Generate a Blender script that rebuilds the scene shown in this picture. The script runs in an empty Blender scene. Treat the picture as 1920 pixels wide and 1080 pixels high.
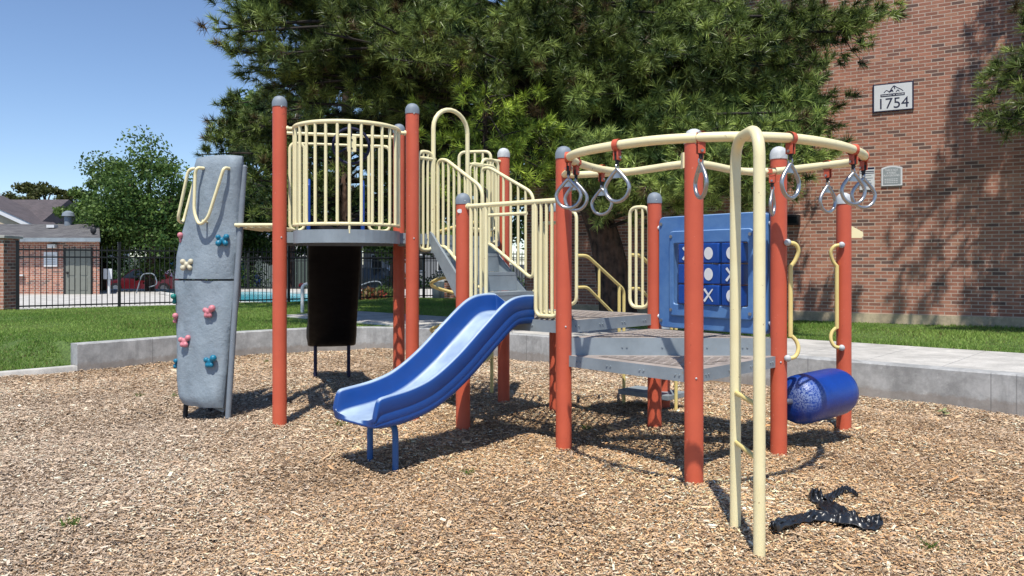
import bpy, bmesh, math, random
import numpy as np
from mathutils import Vector, Matrix, geometry
random.seed(7); RNG = np.random.default_rng(7)
C = bpy.context.scene.collection
F, HC, HY = 1500.0, 1.40, 495.0          # focal (px of a 1920 frame), eye height, horizon row
def GP(px, py, z=0.0):                    # point of a horizontal plane measured off the photograph
    Y = (HC - z) * F / (py - HY)
    return ((px - 960) / F * Y, Y, z)
def TP(px, py, Y):
    return ((px - 960) / F * Y, Y, HC - (py - HY) / F * Y)
def V(*a): return np.array(a, float)
# ------------------------------------------------------------------ mesh builder
class MB:
    def __init__(s): s.v = []; s.f = []; s.smooth = True
    def add(s, vs, fs):
        b = len(s.v); s.v += [tuple(map(float, p)) for p in vs]; s.f += [tuple(i + b for i in f) for f in fs]; return s
    def box(s, c, size, rz=0.0, rx=0.0, ry=0.0):
        M = Matrix.Rotation(rz, 3, 'Z') @ Matrix.Rotation(ry, 3, 'Y') @ Matrix.Rotation(rx, 3, 'X')
        vs = []
        for z in (-.5, .5):
            for x, y in ((-.5, -.5), (.5, -.5), (.5, .5), (-.5, .5)):
                p = M @ Vector((x * size[0], y * size[1], z * size[2])); vs.append((p.x + c[0], p.y + c[1], p.z + c[2]))
        return s.add(vs, [(3, 2, 1, 0), (4, 5, 6, 7), (0, 1, 5, 4), (1, 2, 6, 5), (2, 3, 7, 6), (3, 0, 4, 7)])
    def beam(s, p, q, w, h):              # box from p to q, width w (horizontal), height h
        p, q = V(*p), V(*q); d = q - p; L = np.linalg.norm(d); d /= L
        side = np.cross(d, (0, 0, 1)); n = np.linalg.norm(side)
        side = side / n if n > 1e-6 else V(1, 0, 0)
        up = np.cross(side, d); vs = []
        for t in (p, q):
            for a, b in ((-1, -1), (1, -1), (1, 1), (-1, 1)): vs.append(t + side * a * w / 2 + up * b * h / 2)
        return s.add(vs, [(0, 1, 2, 3), (7, 6, 5, 4), (4, 5, 1, 0), (5, 6, 2, 1), (6, 7, 3, 2), (7, 4, 0, 3)])
    def tube(s, pts, r, seg=12, closed=False, caps=True):
        P = [V(*p) for p in pts]; n = len(P); rs = r if hasattr(r, '__len__') else [r] * n
        T = []
        for i in range(n):
            a = P[i - 1] if (i > 0 or closed) else P[0]; b = P[(i + 1) % n] if (i < n - 1 or closed) else P[-1]
            d = b - a; T.append(d / (np.linalg.norm(d) + 1e-12))
        ref = V(0, 0, 1) if abs(T[0][2]) < .9 else V(1, 0, 0)
        N = np.cross(T[0], ref); N /= np.linalg.norm(N); Ns = [N]
        for i in range(1, n):
            N = Ns[-1] - T[i] * np.dot(Ns[-1], T[i]); N /= np.linalg.norm(N) + 1e-12; Ns.append(N)
        vs = []
        for i in range(n):
            B = np.cross(T[i], Ns[i])
            for k in range(seg):
                a = 2 * math.pi * k / seg; vs.append(P[i] + rs[i] * (math.cos(a) * Ns[i] + math.sin(a) * B))
        fs = []
        for i in range(n if closed else n - 1):
            j = (i + 1) % n; off = 0
            if closed and j == 0:
                B0 = np.cross(T[0], Ns[0]); ang = math.atan2(np.dot(Ns[-1], B0), np.dot(Ns[-1], Ns[0])); off = int(round(ang / (2 * math.pi / seg)))
            for k in range(seg):
                k2 = (k + 1) % seg
                fs.append((i * seg + k, i * seg + k2, j * seg + (k2 + off) % seg, j * seg + (k + off) % seg))
        if caps and not closed:
            fs.append(tuple(range(seg))[::-1]); fs.append(tuple((n - 1) * seg + k for k in range(seg)))
        return s.add(vs, fs)
    def cyl(s, p, q, r, r2=None, seg=16): return s.tube([p, q], [r, r if r2 is None else r2], seg)
    def prism(s, poly, z0, z1):
        n = len(poly); vs = [(x, y, z0) for x, y in poly] + [(x, y, z1) for x, y in poly]
        fs = [tuple(range(n))[::-1], tuple(range(n, 2 * n))] + [(i, (i + 1) % n, n + (i + 1) % n, n + i) for i in range(n)]
        return s.add(vs, fs)
    def ell(s, c, r, seg=14, rings=9, R=None):
        vs = []; fs = []
        for i in range(rings + 1):
            th = math.pi * i / rings
            for k in range(seg):
                a = 2 * math.pi * k / seg
                p = Vector((r[0] * math.sin(th) * math.cos(a), r[1] * math.sin(th) * math.sin(a), r[2] * math.cos(th)))
                if R is not None: p = R @ p
                vs.append((c[0] + p.x, c[1] + p.y, c[2] + p.z))
        for i in range(rings):
            for k in range(seg):
                k2 = (k + 1) % seg; fs.append((i * seg + k, (i + 1) * seg + k, (i + 1) * seg + k2, i * seg + k2))
        return s.add(vs, fs)
    def lathe(s, c, prof, seg=20):        # prof = [(r, z)]
        vs = []; fs = []
        for r, z in prof:
            for k in range(seg):
                a = 2 * math.pi * k / seg; vs.append((c[0] + r * math.cos(a), c[1] + r * math.sin(a), c[2] + z))
        for i in range(len(prof) - 1):
            for k in range(seg):
                k2 = (k + 1) % seg; fs.append((i * seg + k, i * seg + k2, (i + 1) * seg + k2, (i + 1) * seg + k))
        fs.append(tuple(range(seg))[::-1]); fs.append(tuple((len(prof) - 1) * seg + k for k in range(seg)))
        return s.add(vs, fs)
def wpos(o):
    p = Vector((0, 0, 0))
    while o is not None: p += o.location; o = o.parent
    return p
def finish(name, me, origin, mat, parent, angle=35):
    o = bpy.data.objects.new(name, me); C.objects.link(o)
    if parent is not None: o.parent = parent; o.location = Vector(origin) - wpos(parent)
    else: o.location = origin
    if mat is not None: me.materials.append(mat)
    return o
def obj(name, mb, mat, parent=None, angle=38, flat=False, bevel=0, wear_uv=False, origin=None):
    v = np.array(mb.v)
    if origin is None:
        lo, hi = v.min(0), v.max(0); origin = ((lo[0] + hi[0]) / 2, (lo[1] + hi[1]) / 2, lo[2])
    v = v - np.array(origin)
    me = bpy.data.meshes.new(name); me.from_pydata(v.tolist(), [], mb.f); me.update()
    bm = bmesh.new(); bm.from_mesh(me); bmesh.ops.recalc_face_normals(bm, faces=bm.faces); bm.to_mesh(me); bm.free()
    if not flat:
        me.shade_smooth(); me.set_sharp_from_angle(angle=math.radians(angle))
    if wear_uv: wall_uv(me, origin)
    o = finish(name, me, origin, mat, parent)
    if bevel:
        b = o.modifiers.new('bevel', 'BEVEL'); b.width = bevel; b.segments = 3; b.limit_method = 'ANGLE'; b.angle_limit = math.radians(40); b.harden_normals = False
    return o
def wall_uv(me, origin):
    uv = me.uv_layers.new(name='UVMap')
    for p in me.polygons:
        n = p.normal
        if abs(n.z) > .8: t = Vector((1, 0, 0)); w = Vector((0, 1, 0))
        else: t = Vector((-n.y, n.x, 0)).normalized(); w = Vector((0, 0, 1))
        for li in p.loop_indices:
            q = me.vertices[me.loops[li].vertex_index].co + Vector(origin)
            uv.data[li].uv = (q.dot(t), q.dot(w))
def raw(name, verts, nper, mat, parent=None, colors=None, origin=(0, 0, 0)):   # many loose polygons of nper vertices each
    verts = np.asarray(verts, np.float32) - np.array(origin, np.float32); n = len(verts); nf = n // nper
    me = bpy.data.meshes.new(name); me.vertices.add(n); me.loops.add(n); me.polygons.add(nf)
    me.vertices.foreach_set('co', verts.ravel()); me.loops.foreach_set('vertex_index', np.arange(n, dtype=np.int32))
    me.polygons.foreach_set('loop_start', np.arange(0, n, nper, dtype=np.int32)); me.polygons.foreach_set('loop_total', np.full(nf, nper, np.int32))
    me.update(calc_edges=True)
    if colors is not None:
        ca = me.color_attributes.new('Col', 'FLOAT_COLOR', 'POINT')
        c4 = np.ones((n, 4), np.float32); c4[:, :3] = colors if len(colors) == n else np.repeat(colors, nper, axis=0); ca.data.foreach_set('color', c4.ravel())
    return finish(name, me, origin, mat, parent)
def thing(name, label, cat, loc=(0, 0, 0), group=None):
    o = bpy.data.objects.new(name, None); C.objects.link(o); o.location = loc; o.empty_display_size = .1
    return tag(o, label, cat, group)
def tag(o, label=None, cat=None, group=None, kind=None):
    if label: o['label'] = label
    if cat: o['category'] = cat
    if group: o['group'] = group
    if kind: o['kind'] = kind
    return o
def group_node(name, loc=(0, 0, 0), parent=None):
    o = bpy.data.objects.new(name, None); C.objects.link(o); o.empty_display_size = .05
    if parent is not None: o.parent = parent; o.location = Vector(loc) - wpos(parent)
    else: o.location = loc
    return o
def fillet(pts, r, n=6, closed=False):
    P = [V(*p) for p in pts]; out = []; N = len(P)
    for i in range(N):
        if not closed and i in (0, N - 1): out.append(P[i]); continue
        a, b, c = P[i - 1], P[i], P[(i + 1) % N]
        u = a - b; w = c - b; lu, lw = np.linalg.norm(u), np.linalg.norm(w); u /= lu; w /= lw
        rr = min(r, lu * .49, lw * .49)
        for k in range(n + 1):
            t = k / n; out.append((1 - t) ** 2 * (b + u * rr) + 2 * t * (1 - t) * b + t * t * (b + w * rr))
    return out
def spline(pts, n=8, closed=False):
    P = [V(*p) for p in pts]; N = len(P); out = []
    for i in range(N if closed else N - 1):
        if closed: p0, p1, p2, p3 = P[i - 1], P[i], P[(i + 1) % N], P[(i + 2) % N]
        else: p0, p1, p2, p3 = P[max(i - 1, 0)], P[i], P[i + 1], P[min(i + 2, N - 1)]
        for k in range(n):
            t = k / n
            out.append(.5 * ((2 * p1) + (-p0 + p2) * t + (2 * p0 - 5 * p1 + 4 * p2 - p3) * t * t + (-p0 + 3 * p1 - 3 * p2 + p3) * t ** 3))
    if not closed: out.append(P[-1])
    return out
def L2(a, b, t): return tuple(a[i] + (b[i] - a[i]) * t for i in range(len(a)))
# ------------------------------------------------------------------ materials
def newmat(name):
    m = bpy.data.materials.new(name); m.use_nodes = True; nt = m.node_tree
    b = nt.nodes['Principled BSDF']; return m, nt, b
def N(nt, t, **kw):
    n = nt.nodes.new(t)
    for k, v in kw.items(): setattr(n, k, v)
    return n
def noise(nt, scale, detail=5, rough=.6, coord='Object', vec=None):
    if vec is None: tc = N(nt, 'ShaderNodeTexCoord'); vec = tc.outputs[coord]
    n = N(nt, 'ShaderNodeTexNoise'); n.inputs['Scale'].default_value = scale; n.inputs['Detail'].default_value = detail; n.inputs['Roughness'].default_value = rough
    nt.links.new(vec, n.inputs['Vector']); return n.outputs['Fac']
def ramp(nt, fac, stops):
    r = N(nt, 'ShaderNodeValToRGB'); el = r.color_ramp.elements
    while len(el) < len(stops): el.new(.5)
    for e, (p, c) in zip(el, stops): e.position = p; e.color = (c[0], c[1], c[2], 1) if hasattr(c, '__len__') else (c, c, c, 1)
    nt.links.new(fac, r.inputs['Fac']); return r.outputs['Color']
def mix(nt, fac, a, b, mode='MIX'):
    m = N(nt, 'ShaderNodeMix', data_type='RGBA', blend_type=mode)
    for i, x in ((0, fac), (6, a), (7, b)):
        if isinstance(x, bpy.types.NodeSocket): nt.links.new(x, m.inputs[i])
        elif i == 0: m.inputs[0].default_value = x
        else: m.inputs[i].default_value = (x[0], x[1], x[2], 1)
    return m.outputs[2]
def bump(nt, b, h, strength=.3, dist=.01):
    n = N(nt, 'ShaderNodeBump'); n.inputs['Strength'].default_value = strength; n.inputs['Distance'].default_value = dist
    nt.links.new(h, n.inputs['Height']); nt.links.new(n.outputs['Normal'], b.inputs['Normal']); return n
def paint(name, col, dark=None, rough=.45, scale=6, amt=.5, chips=None, bumps=.0, metal=0, spots=14, up=None, bscale=60, bdist=.004, scuff=None):
    m, nt, b = newmat(name); dark = dark or tuple(c * .72 for c in col)
    c = mix(nt, ramp(nt, noise(nt, scale), [(.35, 0), (.75, amt)]), col, dark)
    if up is not None:                     # sun-bleached, with sky sheen painted in, on faces that look at the sky
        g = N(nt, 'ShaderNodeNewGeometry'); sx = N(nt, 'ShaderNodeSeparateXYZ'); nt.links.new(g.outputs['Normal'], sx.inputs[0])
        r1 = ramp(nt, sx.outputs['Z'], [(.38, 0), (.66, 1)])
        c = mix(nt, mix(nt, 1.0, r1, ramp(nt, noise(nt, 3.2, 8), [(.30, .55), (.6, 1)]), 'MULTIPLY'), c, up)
    if chips is not None:
        c = mix(nt, ramp(nt, noise(nt, spots, 6, .7), [(.66, 0), (.69, 1)]), c, chips)
    if scuff is not None: c = mix(nt, ramp(nt, noise(nt, 16, 7, .8), [(.64, 0), (.70, .75)]), c, scuff)
    nt.links.new(c, b.inputs['Base Color']); b.inputs['Roughness'].default_value = rough; b.inputs['Metallic'].default_value = metal
    rr = ramp(nt, noise(nt, scale * 3), [(.3, rough * .8), (.7, min(1, rough * 1.3))]); nt.links.new(rr, b.inputs['Roughness'])
    if bumps: bump(nt, b, noise(nt, bscale, 6, .7), bumps, bdist)
    return m
def vcol(name, rough=.8, trans=0, mul=(1, 1, 1)):
    m, nt, b = newmat(name); a = N(nt, 'ShaderNodeVertexColor'); a.layer_name = 'Col'
    nt.links.new(a.outputs['Color'], b.inputs['Base Color']); b.inputs['Roughness'].default_value = rough
    b.inputs['Specular IOR Level'].default_value = .3
    if trans:
        t = N(nt, 'ShaderNodeBsdfTranslucent'); mx = N(nt, 'ShaderNodeMixShader'); mx.inputs[0].default_value = trans
        nt.links.new(a.outputs['Color'], t.inputs['Color']); out = nt.nodes['Material Output']
        nt.links.new(b.outputs[0], mx.inputs[1]); nt.links.new(t.outputs[0], mx.inputs[2]); nt.links.new(mx.outputs[0], out.inputs[0])
    return m
def brick(name, c1=(.51, .222, .145), c2=(.35, .155, .105), mortar=(.66, .52, .42), h=.0635, w=.2032, dark=(.19, .11, .09)):
    m, nt, b = newmat(name); tc = N(nt, 'ShaderNodeTexCoord')
    t = N(nt, 'ShaderNodeTexBrick'); t.inputs['Scale'].default_value = 1; t.inputs['Brick Width'].default_value = w; t.inputs['Row Height'].default_value = h
    t.inputs['Mortar Size'].default_value = .0075; t.inputs['Mortar Smooth'].default_value = .15; t.inputs['Bias'].default_value = 0
    t.inputs['Color1'].default_value = (0, 0, 0, 1); t.inputs['Color2'].default_value = (1, 1, 1, 1); t.inputs['Mortar'].default_value = (0, 0, 0, 1)
    nt.links.new(tc.outputs['UV'], t.inputs['Vector'])
    base = ramp(nt, t.outputs['Color'], [(0, dark), (.07, dark), (.13, c2), (.45, tuple((x + y) / 2 for x, y in zip(c1, c2))), (.8, c1), (1, (c1[0] * 1.1, c1[1] * 1.3, c1[2] * 1.3))])
    fine = noise(nt, 90, 5, .7, 'UV'); big = noise(nt, .55, 5, .6, 'UV')
    base = mix(nt, .55, base, ramp(nt, fine, [(.3, .45), (.7, 1.0)]), 'MULTIPLY')
    base = mix(nt, 1.0, base, ramp(nt, big, [(.3, (.82, .80, .80)), (.7, (1.25, 1.2, 1.18))]), 'MULTIPLY')
    mo = mix(nt, ramp(nt, noise(nt, 6, 5, .7, 'UV'), [(.3, 0), (.7, 1)]), mortar, tuple(x * .72 for x in mortar))
    c = mix(nt, t.outputs['Fac'], base, mo)
    wsh = ramp(nt, noise(nt, 1.7, 6, .7, 'UV'), [(.62, 0), (.8, .28)]); c = mix(nt, wsh, c, (.5, .40, .36))
    nt.links.new(c, b.inputs['Base Color']); b.inputs['Roughness'].default_value = .88
    hh = N(nt, 'ShaderNodeMath', operation='MULTIPLY_ADD'); hh.inputs[1].default_value = -1; nt.links.new(t.outputs['Fac'], hh.inputs[0]); nt.links.new(fine, hh.inputs[2])
    bump(nt, b, hh.outputs[0], .6, .008); return m
def concrete(name, col=(.50, .505, .50), stain=(.24, .245, .245), scale=2.2, joints=0, coord='Object'):
    m, nt, b = newmat(name)
    c = mix(nt, ramp(nt, noise(nt, scale * 1.6, 10, .75, coord), [(.38, 0), (.62, 1)]), col, tuple(x * .58 for x in col)); c = mix(nt, ramp(nt, noise(nt, 9, 6, .8, coord), [(.55, 0), (.7, .6)]), c, tuple(min(1, x * 1.25) for x in col))
    tc = N(nt, 'ShaderNodeTexCoord'); mp = N(nt, 'ShaderNodeMapping'); mp.inputs['Scale'].default_value = (3, 3, .6) if coord == 'Object' else (3, .5, 1)
    nt.links.new(tc.outputs[coord], mp.inputs[0])
    c = mix(nt, ramp(nt, noise(nt, 2.2, 6, .7, vec=mp.outputs[0]), [(.52, 0), (.72, .7)]), c, stain)
    c = mix(nt, ramp(nt, noise(nt, 55, 4, .8, coord), [(.60, 0), (.72, .35)]), c, stain)
    if joints:
        sx = N(nt, 'ShaderNodeSeparateXYZ'); nt.links.new(tc.outputs['UV'], sx.inputs[0])
        d = N(nt, 'ShaderNodeMath', operation='DIVIDE'); d.inputs[1].default_value = joints; nt.links.new(sx.outputs[0], d.inputs[0])
        fr = N(nt, 'ShaderNodeMath', operation='FRACT'); nt.links.new(d.outputs[0], fr.inputs[0])
        j = ramp(nt, fr.outputs[0], [(0, 1), (.006 / joints, 1), (.014 / joints, 0)])
        zz = N(nt, 'ShaderNodeMath', operation='MULTIPLY_ADD'); nt.links.new(noise(nt, 14, 5, .7, 'UV'), zz.inputs[0]); zz.inputs[1].default_value = -.16; nt.links.new(sx.outputs[1], zz.inputs[2])
        c = mix(nt, ramp(nt, zz.outputs[0], [(0, .5), (.035, 0)]), c, (.25, .20, .16))
        c = mix(nt, mix(nt, 1, j, (.55, .55, .55), 'MULTIPLY'), c, (.12, .12, .12))
    nt.links.new(c, b.inputs['Base Color']); b.inputs['Roughness'].default_value = .9
    bump(nt, b, noise(nt, 45, 6, .75, coord), .35, .006); return m
RED = paint('red_post_paint', (.66, .125, .062), (.52, .088, .046), .5, 2.5, .8, chips=(.72, .36, .28), spots=34, scuff=(.16, .04, .03))
NR = RED.node_tree
CREAM = paint('cream_paint', (.95, .86, .52), (.88, .76, .42), .42, 5, .8, chips=(.45, .33, .18), spots=26)
YEL = paint('yellow_paint', (.86, .70, .28), (.74, .56, .18), .42, 5, .8)
GREYM = paint('grey_deck_coating', (.30, .35, .385), (.20, .235, .26), .55, 4, 1, chips=(.33, .30, .27), spots=22)
DECKT = paint('worn_deck_top', (.42, .36, .32), (.22, .19, .17), .75, 5, 1, chips=(.22, .11, .06), spots=12)
CAPM = paint('grey_cap_paint', (.24, .28, .32), (.17, .20, .24), .55, 10, .8, chips=(.62, .62, .62), spots=20)
CAPW = paint('chalky_cap_paint', (.62, .64, .64), (.34, .36, .38), .6, 14, 1)
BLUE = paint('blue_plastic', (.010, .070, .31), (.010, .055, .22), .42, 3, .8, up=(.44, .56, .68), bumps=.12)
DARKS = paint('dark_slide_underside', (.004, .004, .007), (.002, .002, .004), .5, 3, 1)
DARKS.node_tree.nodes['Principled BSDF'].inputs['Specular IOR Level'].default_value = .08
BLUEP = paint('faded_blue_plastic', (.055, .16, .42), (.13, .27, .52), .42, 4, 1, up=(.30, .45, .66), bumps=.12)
BLUED = paint('bright_blue_plastic', (.008, .065, .33), (.006, .05, .25), .35, 5, .6, chips=(.12, .2, .4), spots=24, bumps=.1)
BLUEM = paint('blue_metal_paint', (.03, .13, .36), (.02, .09, .26), .45, 6, .7)
WALLG = paint('grey_textured_plastic', (.30, .36, .41), (.23, .285, .33), .6, 7, 1, bumps=1.0, bscale=17, bdist=.010)
STEEL = paint('galvanised_steel', (.50, .50, .50), (.33, .33, .34), .33, 8, .8, metal=.9)
BLACKM = paint('black_rubber', (.018, .018, .02), None, .6)
WHITE = paint('white_paint', (.76, .77, .78), (.68, .69, .70), .6, 8, .6)
DARKB = paint('navy_print', (.01, .012, .05), None, .6)
FENCEM = paint('black_fence_paint', (.012, .013, .016), None, .45)
PINK = paint('pink_plastic', (.66, .23, .27), (.55, .19, .22), .42, 9, .8)
TEAL = paint('teal_plastic', (.008, .19, .32), (.006, .15, .26), .38, 9, .8)
GREEN = paint('green_plastic', (.01, .22, .19), None, .38, 9, .8)
BONE = paint('bone_plastic', (.66, .61, .45), (.5, .44, .3), .5, 9, .8)
BRICK = brick('building_brick'); BRICK2 = brick('pool_house_brick', (.54, .23, .15), (.36, .15, .11), (.70, .62, .54), .075, .21)
CONC = concrete('weathered_concrete', joints=1.85); CONCL = concrete('pale_concrete', (.66, .635, .59), (.42, .41, .39), 1.4)
FOUND = concrete('tan_foundation', (.62, .50, .34), (.3, .25, .19), 1.6)
BARK = None
def barkmat():
    m, nt, b = newmat('pine_bark'); tc = N(nt, 'ShaderNodeTexCoord'); mp = N(nt, 'ShaderNodeMapping'); mp.inputs['Scale'].default_value = (5, 5, 1.4); nt.links.new(tc.outputs['Object'], mp.inputs[0])
    v = N(nt, 'ShaderNodeTexVoronoi'); v.inputs['Scale'].default_value = 2.4; nt.links.new(mp.outputs[0], v.inputs['Vector'])
    c = ramp(nt, v.outputs['Distance'], [(.05, (.15, .075, .045)), (.45, (.085, .05, .036)), (.8, (.015, .011, .009))])
    c = mix(nt, ramp(nt, noise(nt, 9, 6), [(.4, 0), (.7, .6)]), c, (.17, .11, .08)); nt.links.new(c, b.inputs['Base Color']); b.inputs['Roughness'].default_value = .95
    inv = N(nt, 'ShaderNodeMath', operation='SUBTRACT'); inv.inputs[0].default_value = 1; nt.links.new(v.outputs['Distance'], inv.inputs[1])
    bump(nt, b, inv.outputs[0], .9, .05); return m
BARK = barkmat(); DBARK = paint('limb_bark', (.03, .022, .017), (.012, .010, .008), .95, 8, 1)
CHIP = vcol('wood_chips', .85); GRASSM = vcol('grass_blades', .55, .45); NEEDLE = vcol('pine_needles', .38, .08); LEAFM = vcol('broad_leaves', .5, .3)
def groundmat(name, stops, scale=60, bs=.8, bd=.02, kind='VORO'):
    m, nt, b = newmat(name); tc = N(nt, 'ShaderNodeTexCoord')
    v = N(nt, 'ShaderNodeTexVoronoi'); v.inputs['Scale'].default_value = scale; nt.links.new(tc.outputs['Object'], v.inputs['Vector'])
    sx = N(nt, 'ShaderNodeSeparateColor'); nt.links.new(v.outputs['Color'], sx.inputs[0])
    c = ramp(nt, sx.outputs[0], stops); c = mix(nt, 1, c, ramp(nt, noise(nt, 1.1, 6), [(.3, .7), (.7, 1.15)]), 'MULTIPLY')
    nt.links.new(c, b.inputs['Base Color']); b.inputs['Roughness'].default_value = .95; bump(nt, b, v.outputs['Distance'], bs, bd); return m
MULCH = groundmat('mulch_bed', [(0, (.22, .14, .08)), (.4, (.32, .21, .12)), (1, (.40, .27, .16))])
LAWNM = groundmat('lawn_soil', [(0, (.06, .10, .02)), (.5, (.10, .17, .04)), (1, (.14, .21, .05))], 40)
FIELD = groundmat('far_ground', [(0, (.05, .05, .05)), (1, (.07, .068, .065))], 3, .1)
ASPH = groundmat('asphalt', [(0, (.045, .045, .048)), (1, (.075, .075, .08))], 90, .3, .004)
def shingles(name, c1, c2):
    m, nt, b = newmat(name); tc = N(nt, 'ShaderNodeTexCoord'); t = N(nt, 'ShaderNodeTexBrick'); t.inputs['Scale'].default_value = 1
    t.inputs['Brick Width'].default_value = .3; t.inputs['Row Height'].default_value = .125; t.inputs['Mortar Size'].default_value = .008
    t.inputs['Color1'].default_value = (*c1, 1); t.inputs['Color2'].default_value = (*c2, 1); t.inputs['Mortar'].default_value = (.03, .03, .03, 1)
    nt.links.new(tc.outputs['Object'], t.inputs['Vector']); c = mix(nt, 1, t.outputs['Color'], ramp(nt, noise(nt, 2, 6), [(.3, .75), (.7, 1.15)]), 'MULTIPLY')
    nt.links.new(c, b.inputs['Base Color']); b.inputs['Roughness'].default_value = .95; return m
SHING = shingles('grey_shingles', (.17, .165, .165), (.11, .105, .11)); SHING2 = shingles('mauve_shingles', (.13, .105, .11), (.10, .085, .09))
def glassm():
    m, nt, b = newmat('dark_glass'); b.inputs['Base Color'].default_value = (.012, .016, .02, 1); b.inputs['Roughness'].default_value = .06; return m
GLASS = glassm()
def waterm():
    m, nt, b = newmat('pool_water'); c = ramp(nt, noise(nt, 3), [(.35, (.02, .42, .58)), (.7, (.10, .62, .72))]); nt.links.new(c, b.inputs['Base Color']); b.inputs['Roughness'].default_value = .12
    bump(nt, b, noise(nt, 6), .2, .02); return m
WATER = waterm()
# ------------------------------------------------------------------ terrain
def hmulch(x, y):
    return .018 * math.sin(1.7 * x + .6) * math.cos(1.3 * y) + .012 * math.sin(3.1 * x - 2.3 * y) + .008 * math.sin(6.3 * x + 4.1 * y) - .05 * math.exp(-((x + 1.35) ** 2 + (y - 5.15) ** 2) / .16)
WP = [(-5.65, 10.4), (-4.78, 11.48), (-4.05, 12.33), (-3.3, 12.92), (-2.4, 13.15), (-1.55, 13.02), (-.75, 12.56), (.31, 11.67), (1.9, 10.17), (3.63, 8.54), (4.73, 7.52), (6.6, 5.7), (9, 3.3)]
CP = [(-10.6, 5.25), (-8, 7.95), (-6.25, 9.77), (-5.65, 10.4)]
def offset(path, d):                       # to the outside (left of travel for WP)
    out = []
    for i, p in enumerate(path):
        a = path[max(i - 1, 0)]; b = path[min(i + 1, len(path) - 1)]; t = V(b[0] - a[0], b[1] - a[1]); t /= np.linalg.norm(t)
        out.append((p[0] - t[1] * d, p[1] + t[0] * d))
    return out
LT = .345
def smooth(t): t = max(0, min(1, t)); return t * t * (3 - 2 * t)
def hlawn(x, y):
    s = (x + 5.65) * .67 + (y - 10.4) * .74; d = -(x + 5.65) * .74 + (y - 10.4) * .67
    w = max(smooth(d / 2.2), smooth((s + 1.2) / 1.3) * smooth((d - .25) / 1.0), 1.0 if s > .12 else 0)
    return .05 + (LT - .05) * w + .010 * math.sin(1.3 * x + 2 * y) - .02
def sheet(name, poly, hf, mat, step=.35, near=None):
    pts = [Vector(p) for p in poly]; n = len(pts); edges = [(i, (i + 1) % n) for i in range(n)]
    lo = np.min(poly, 0); hi = np.max(poly, 0); xs = np.arange(lo[0], hi[0], step); ys = np.arange(lo[1], hi[1], step)
    for i, x in enumerate(xs):
        for j, y in enumerate(ys): pts.append(Vector((x + random.uniform(-.1, .1) * step, y + random.uniform(-.1, .1) * step)))
    v, e, f, *_ = geometry.delaunay_2d_cdt(pts, edges, [list(range(n))], 1, 1e-4)
    mb = MB(); mb.add([(p.x, p.y, hf(p.x, p.y)) for p in v], [tuple(t) for t in f])
    return tag(obj(name, mb, mat, angle=60, origin=(0, 0, 0)), kind='structure')
bedpoly = [(-12, -3), (9.4, -3), (9.4, 3.0)] + WP[::-1] + CP[::-1][1:] + [(-12.3, 3.6)]
sheet('mulch_ground', offset(bedpoly, -.0), lambda x, y: hmulch(x, y) - .01, MULCH, .22)
WB = offset(WP, .2); CB = offset(CP, .14)
lawnpoly = CB[:-1] + [(-5.78, 10.55)] + WB[1:] + [(9.3, 3.4), (18, 3), (18, 27), (-1.2, 26.4), (-12.4, 18.1), (-22, 17.6), (-18, 2)]
sheet('lawn_ground', lawnpoly, hlawn, LAWNM, .24)
mb = MB(); mb.add([(-1500, -200, -.42), (1500, -200, -.42), (1500, 2500, -.42), (-1500, 2500, -.42)], [(0, 1, 2, 3)]); tag(obj('ground', mb, FIELD), kind='structure')
# sidewalk slab behind the right-hand wall
SD = V(-.745, .667); SN = V(.667, .745)
mb = MB(); a = V(4.73, 7.52); hw0, hw1 = .202, 2.25
pw = [a + SN * hw0 - SD * 7, a + SN * hw1 - SD * 7, a + SN * hw1 + SD * 13, a + SN * hw0 + SD * 13]
K = 26
for i in range(K):
    p0 = -7 + 20 * i / K; p1 = -7 + 20 * (i + 1) / K - .006
    q = [a + SN * hw0 + SD * p0, a + SN * hw1 + SD * p0, a + SN * hw1 + SD * p1, a + SN * hw0 + SD * p1]
    mb.prism([tuple(x) for x in q], .1, .352)
tag(obj('sidewalk', mb, CONCL), kind='structure')
# retaining wall and low curb
def ribbon_wall(path, back, z0, z1, n=1):
    mb = MB(); m = len(path); vs = []
    for p, q in zip(path, back): vs += [(p[0], p[1], z0), (p[0], p[1], z1 - .012), (p[0] + (q[0] - p[0]) * .06, p[1] + (q[1] - p[1]) * .06, z1), (q[0], q[1], z1), (q[0], q[1], z0)]
    fs = []
    for i in range(m - 1):
        for k in range(4): fs.append((i * 5 + k, i * 5 + k + 1, i * 5 + 6 + k, i * 5 + 5 + k))
    fs += [(0, 1, 2, 3, 4), tuple((m - 1) * 5 + k for k in (4, 3, 2, 1, 0))]
    return mb.add(vs, fs)
w = obj('retaining_wall', ribbon_wall(WP, WB, -.15, .36), CONC, wear_uv=True)
tag(w, 'weathered concrete retaining wall curving round the wood chip play area', 'wall')
w = obj('concrete_curb', ribbon_wall(CP, CB, -.15, .075), CONCL, wear_uv=True)
tag(w, 'low pale concrete curb at the left end of the retaining wall', 'curb')
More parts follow.
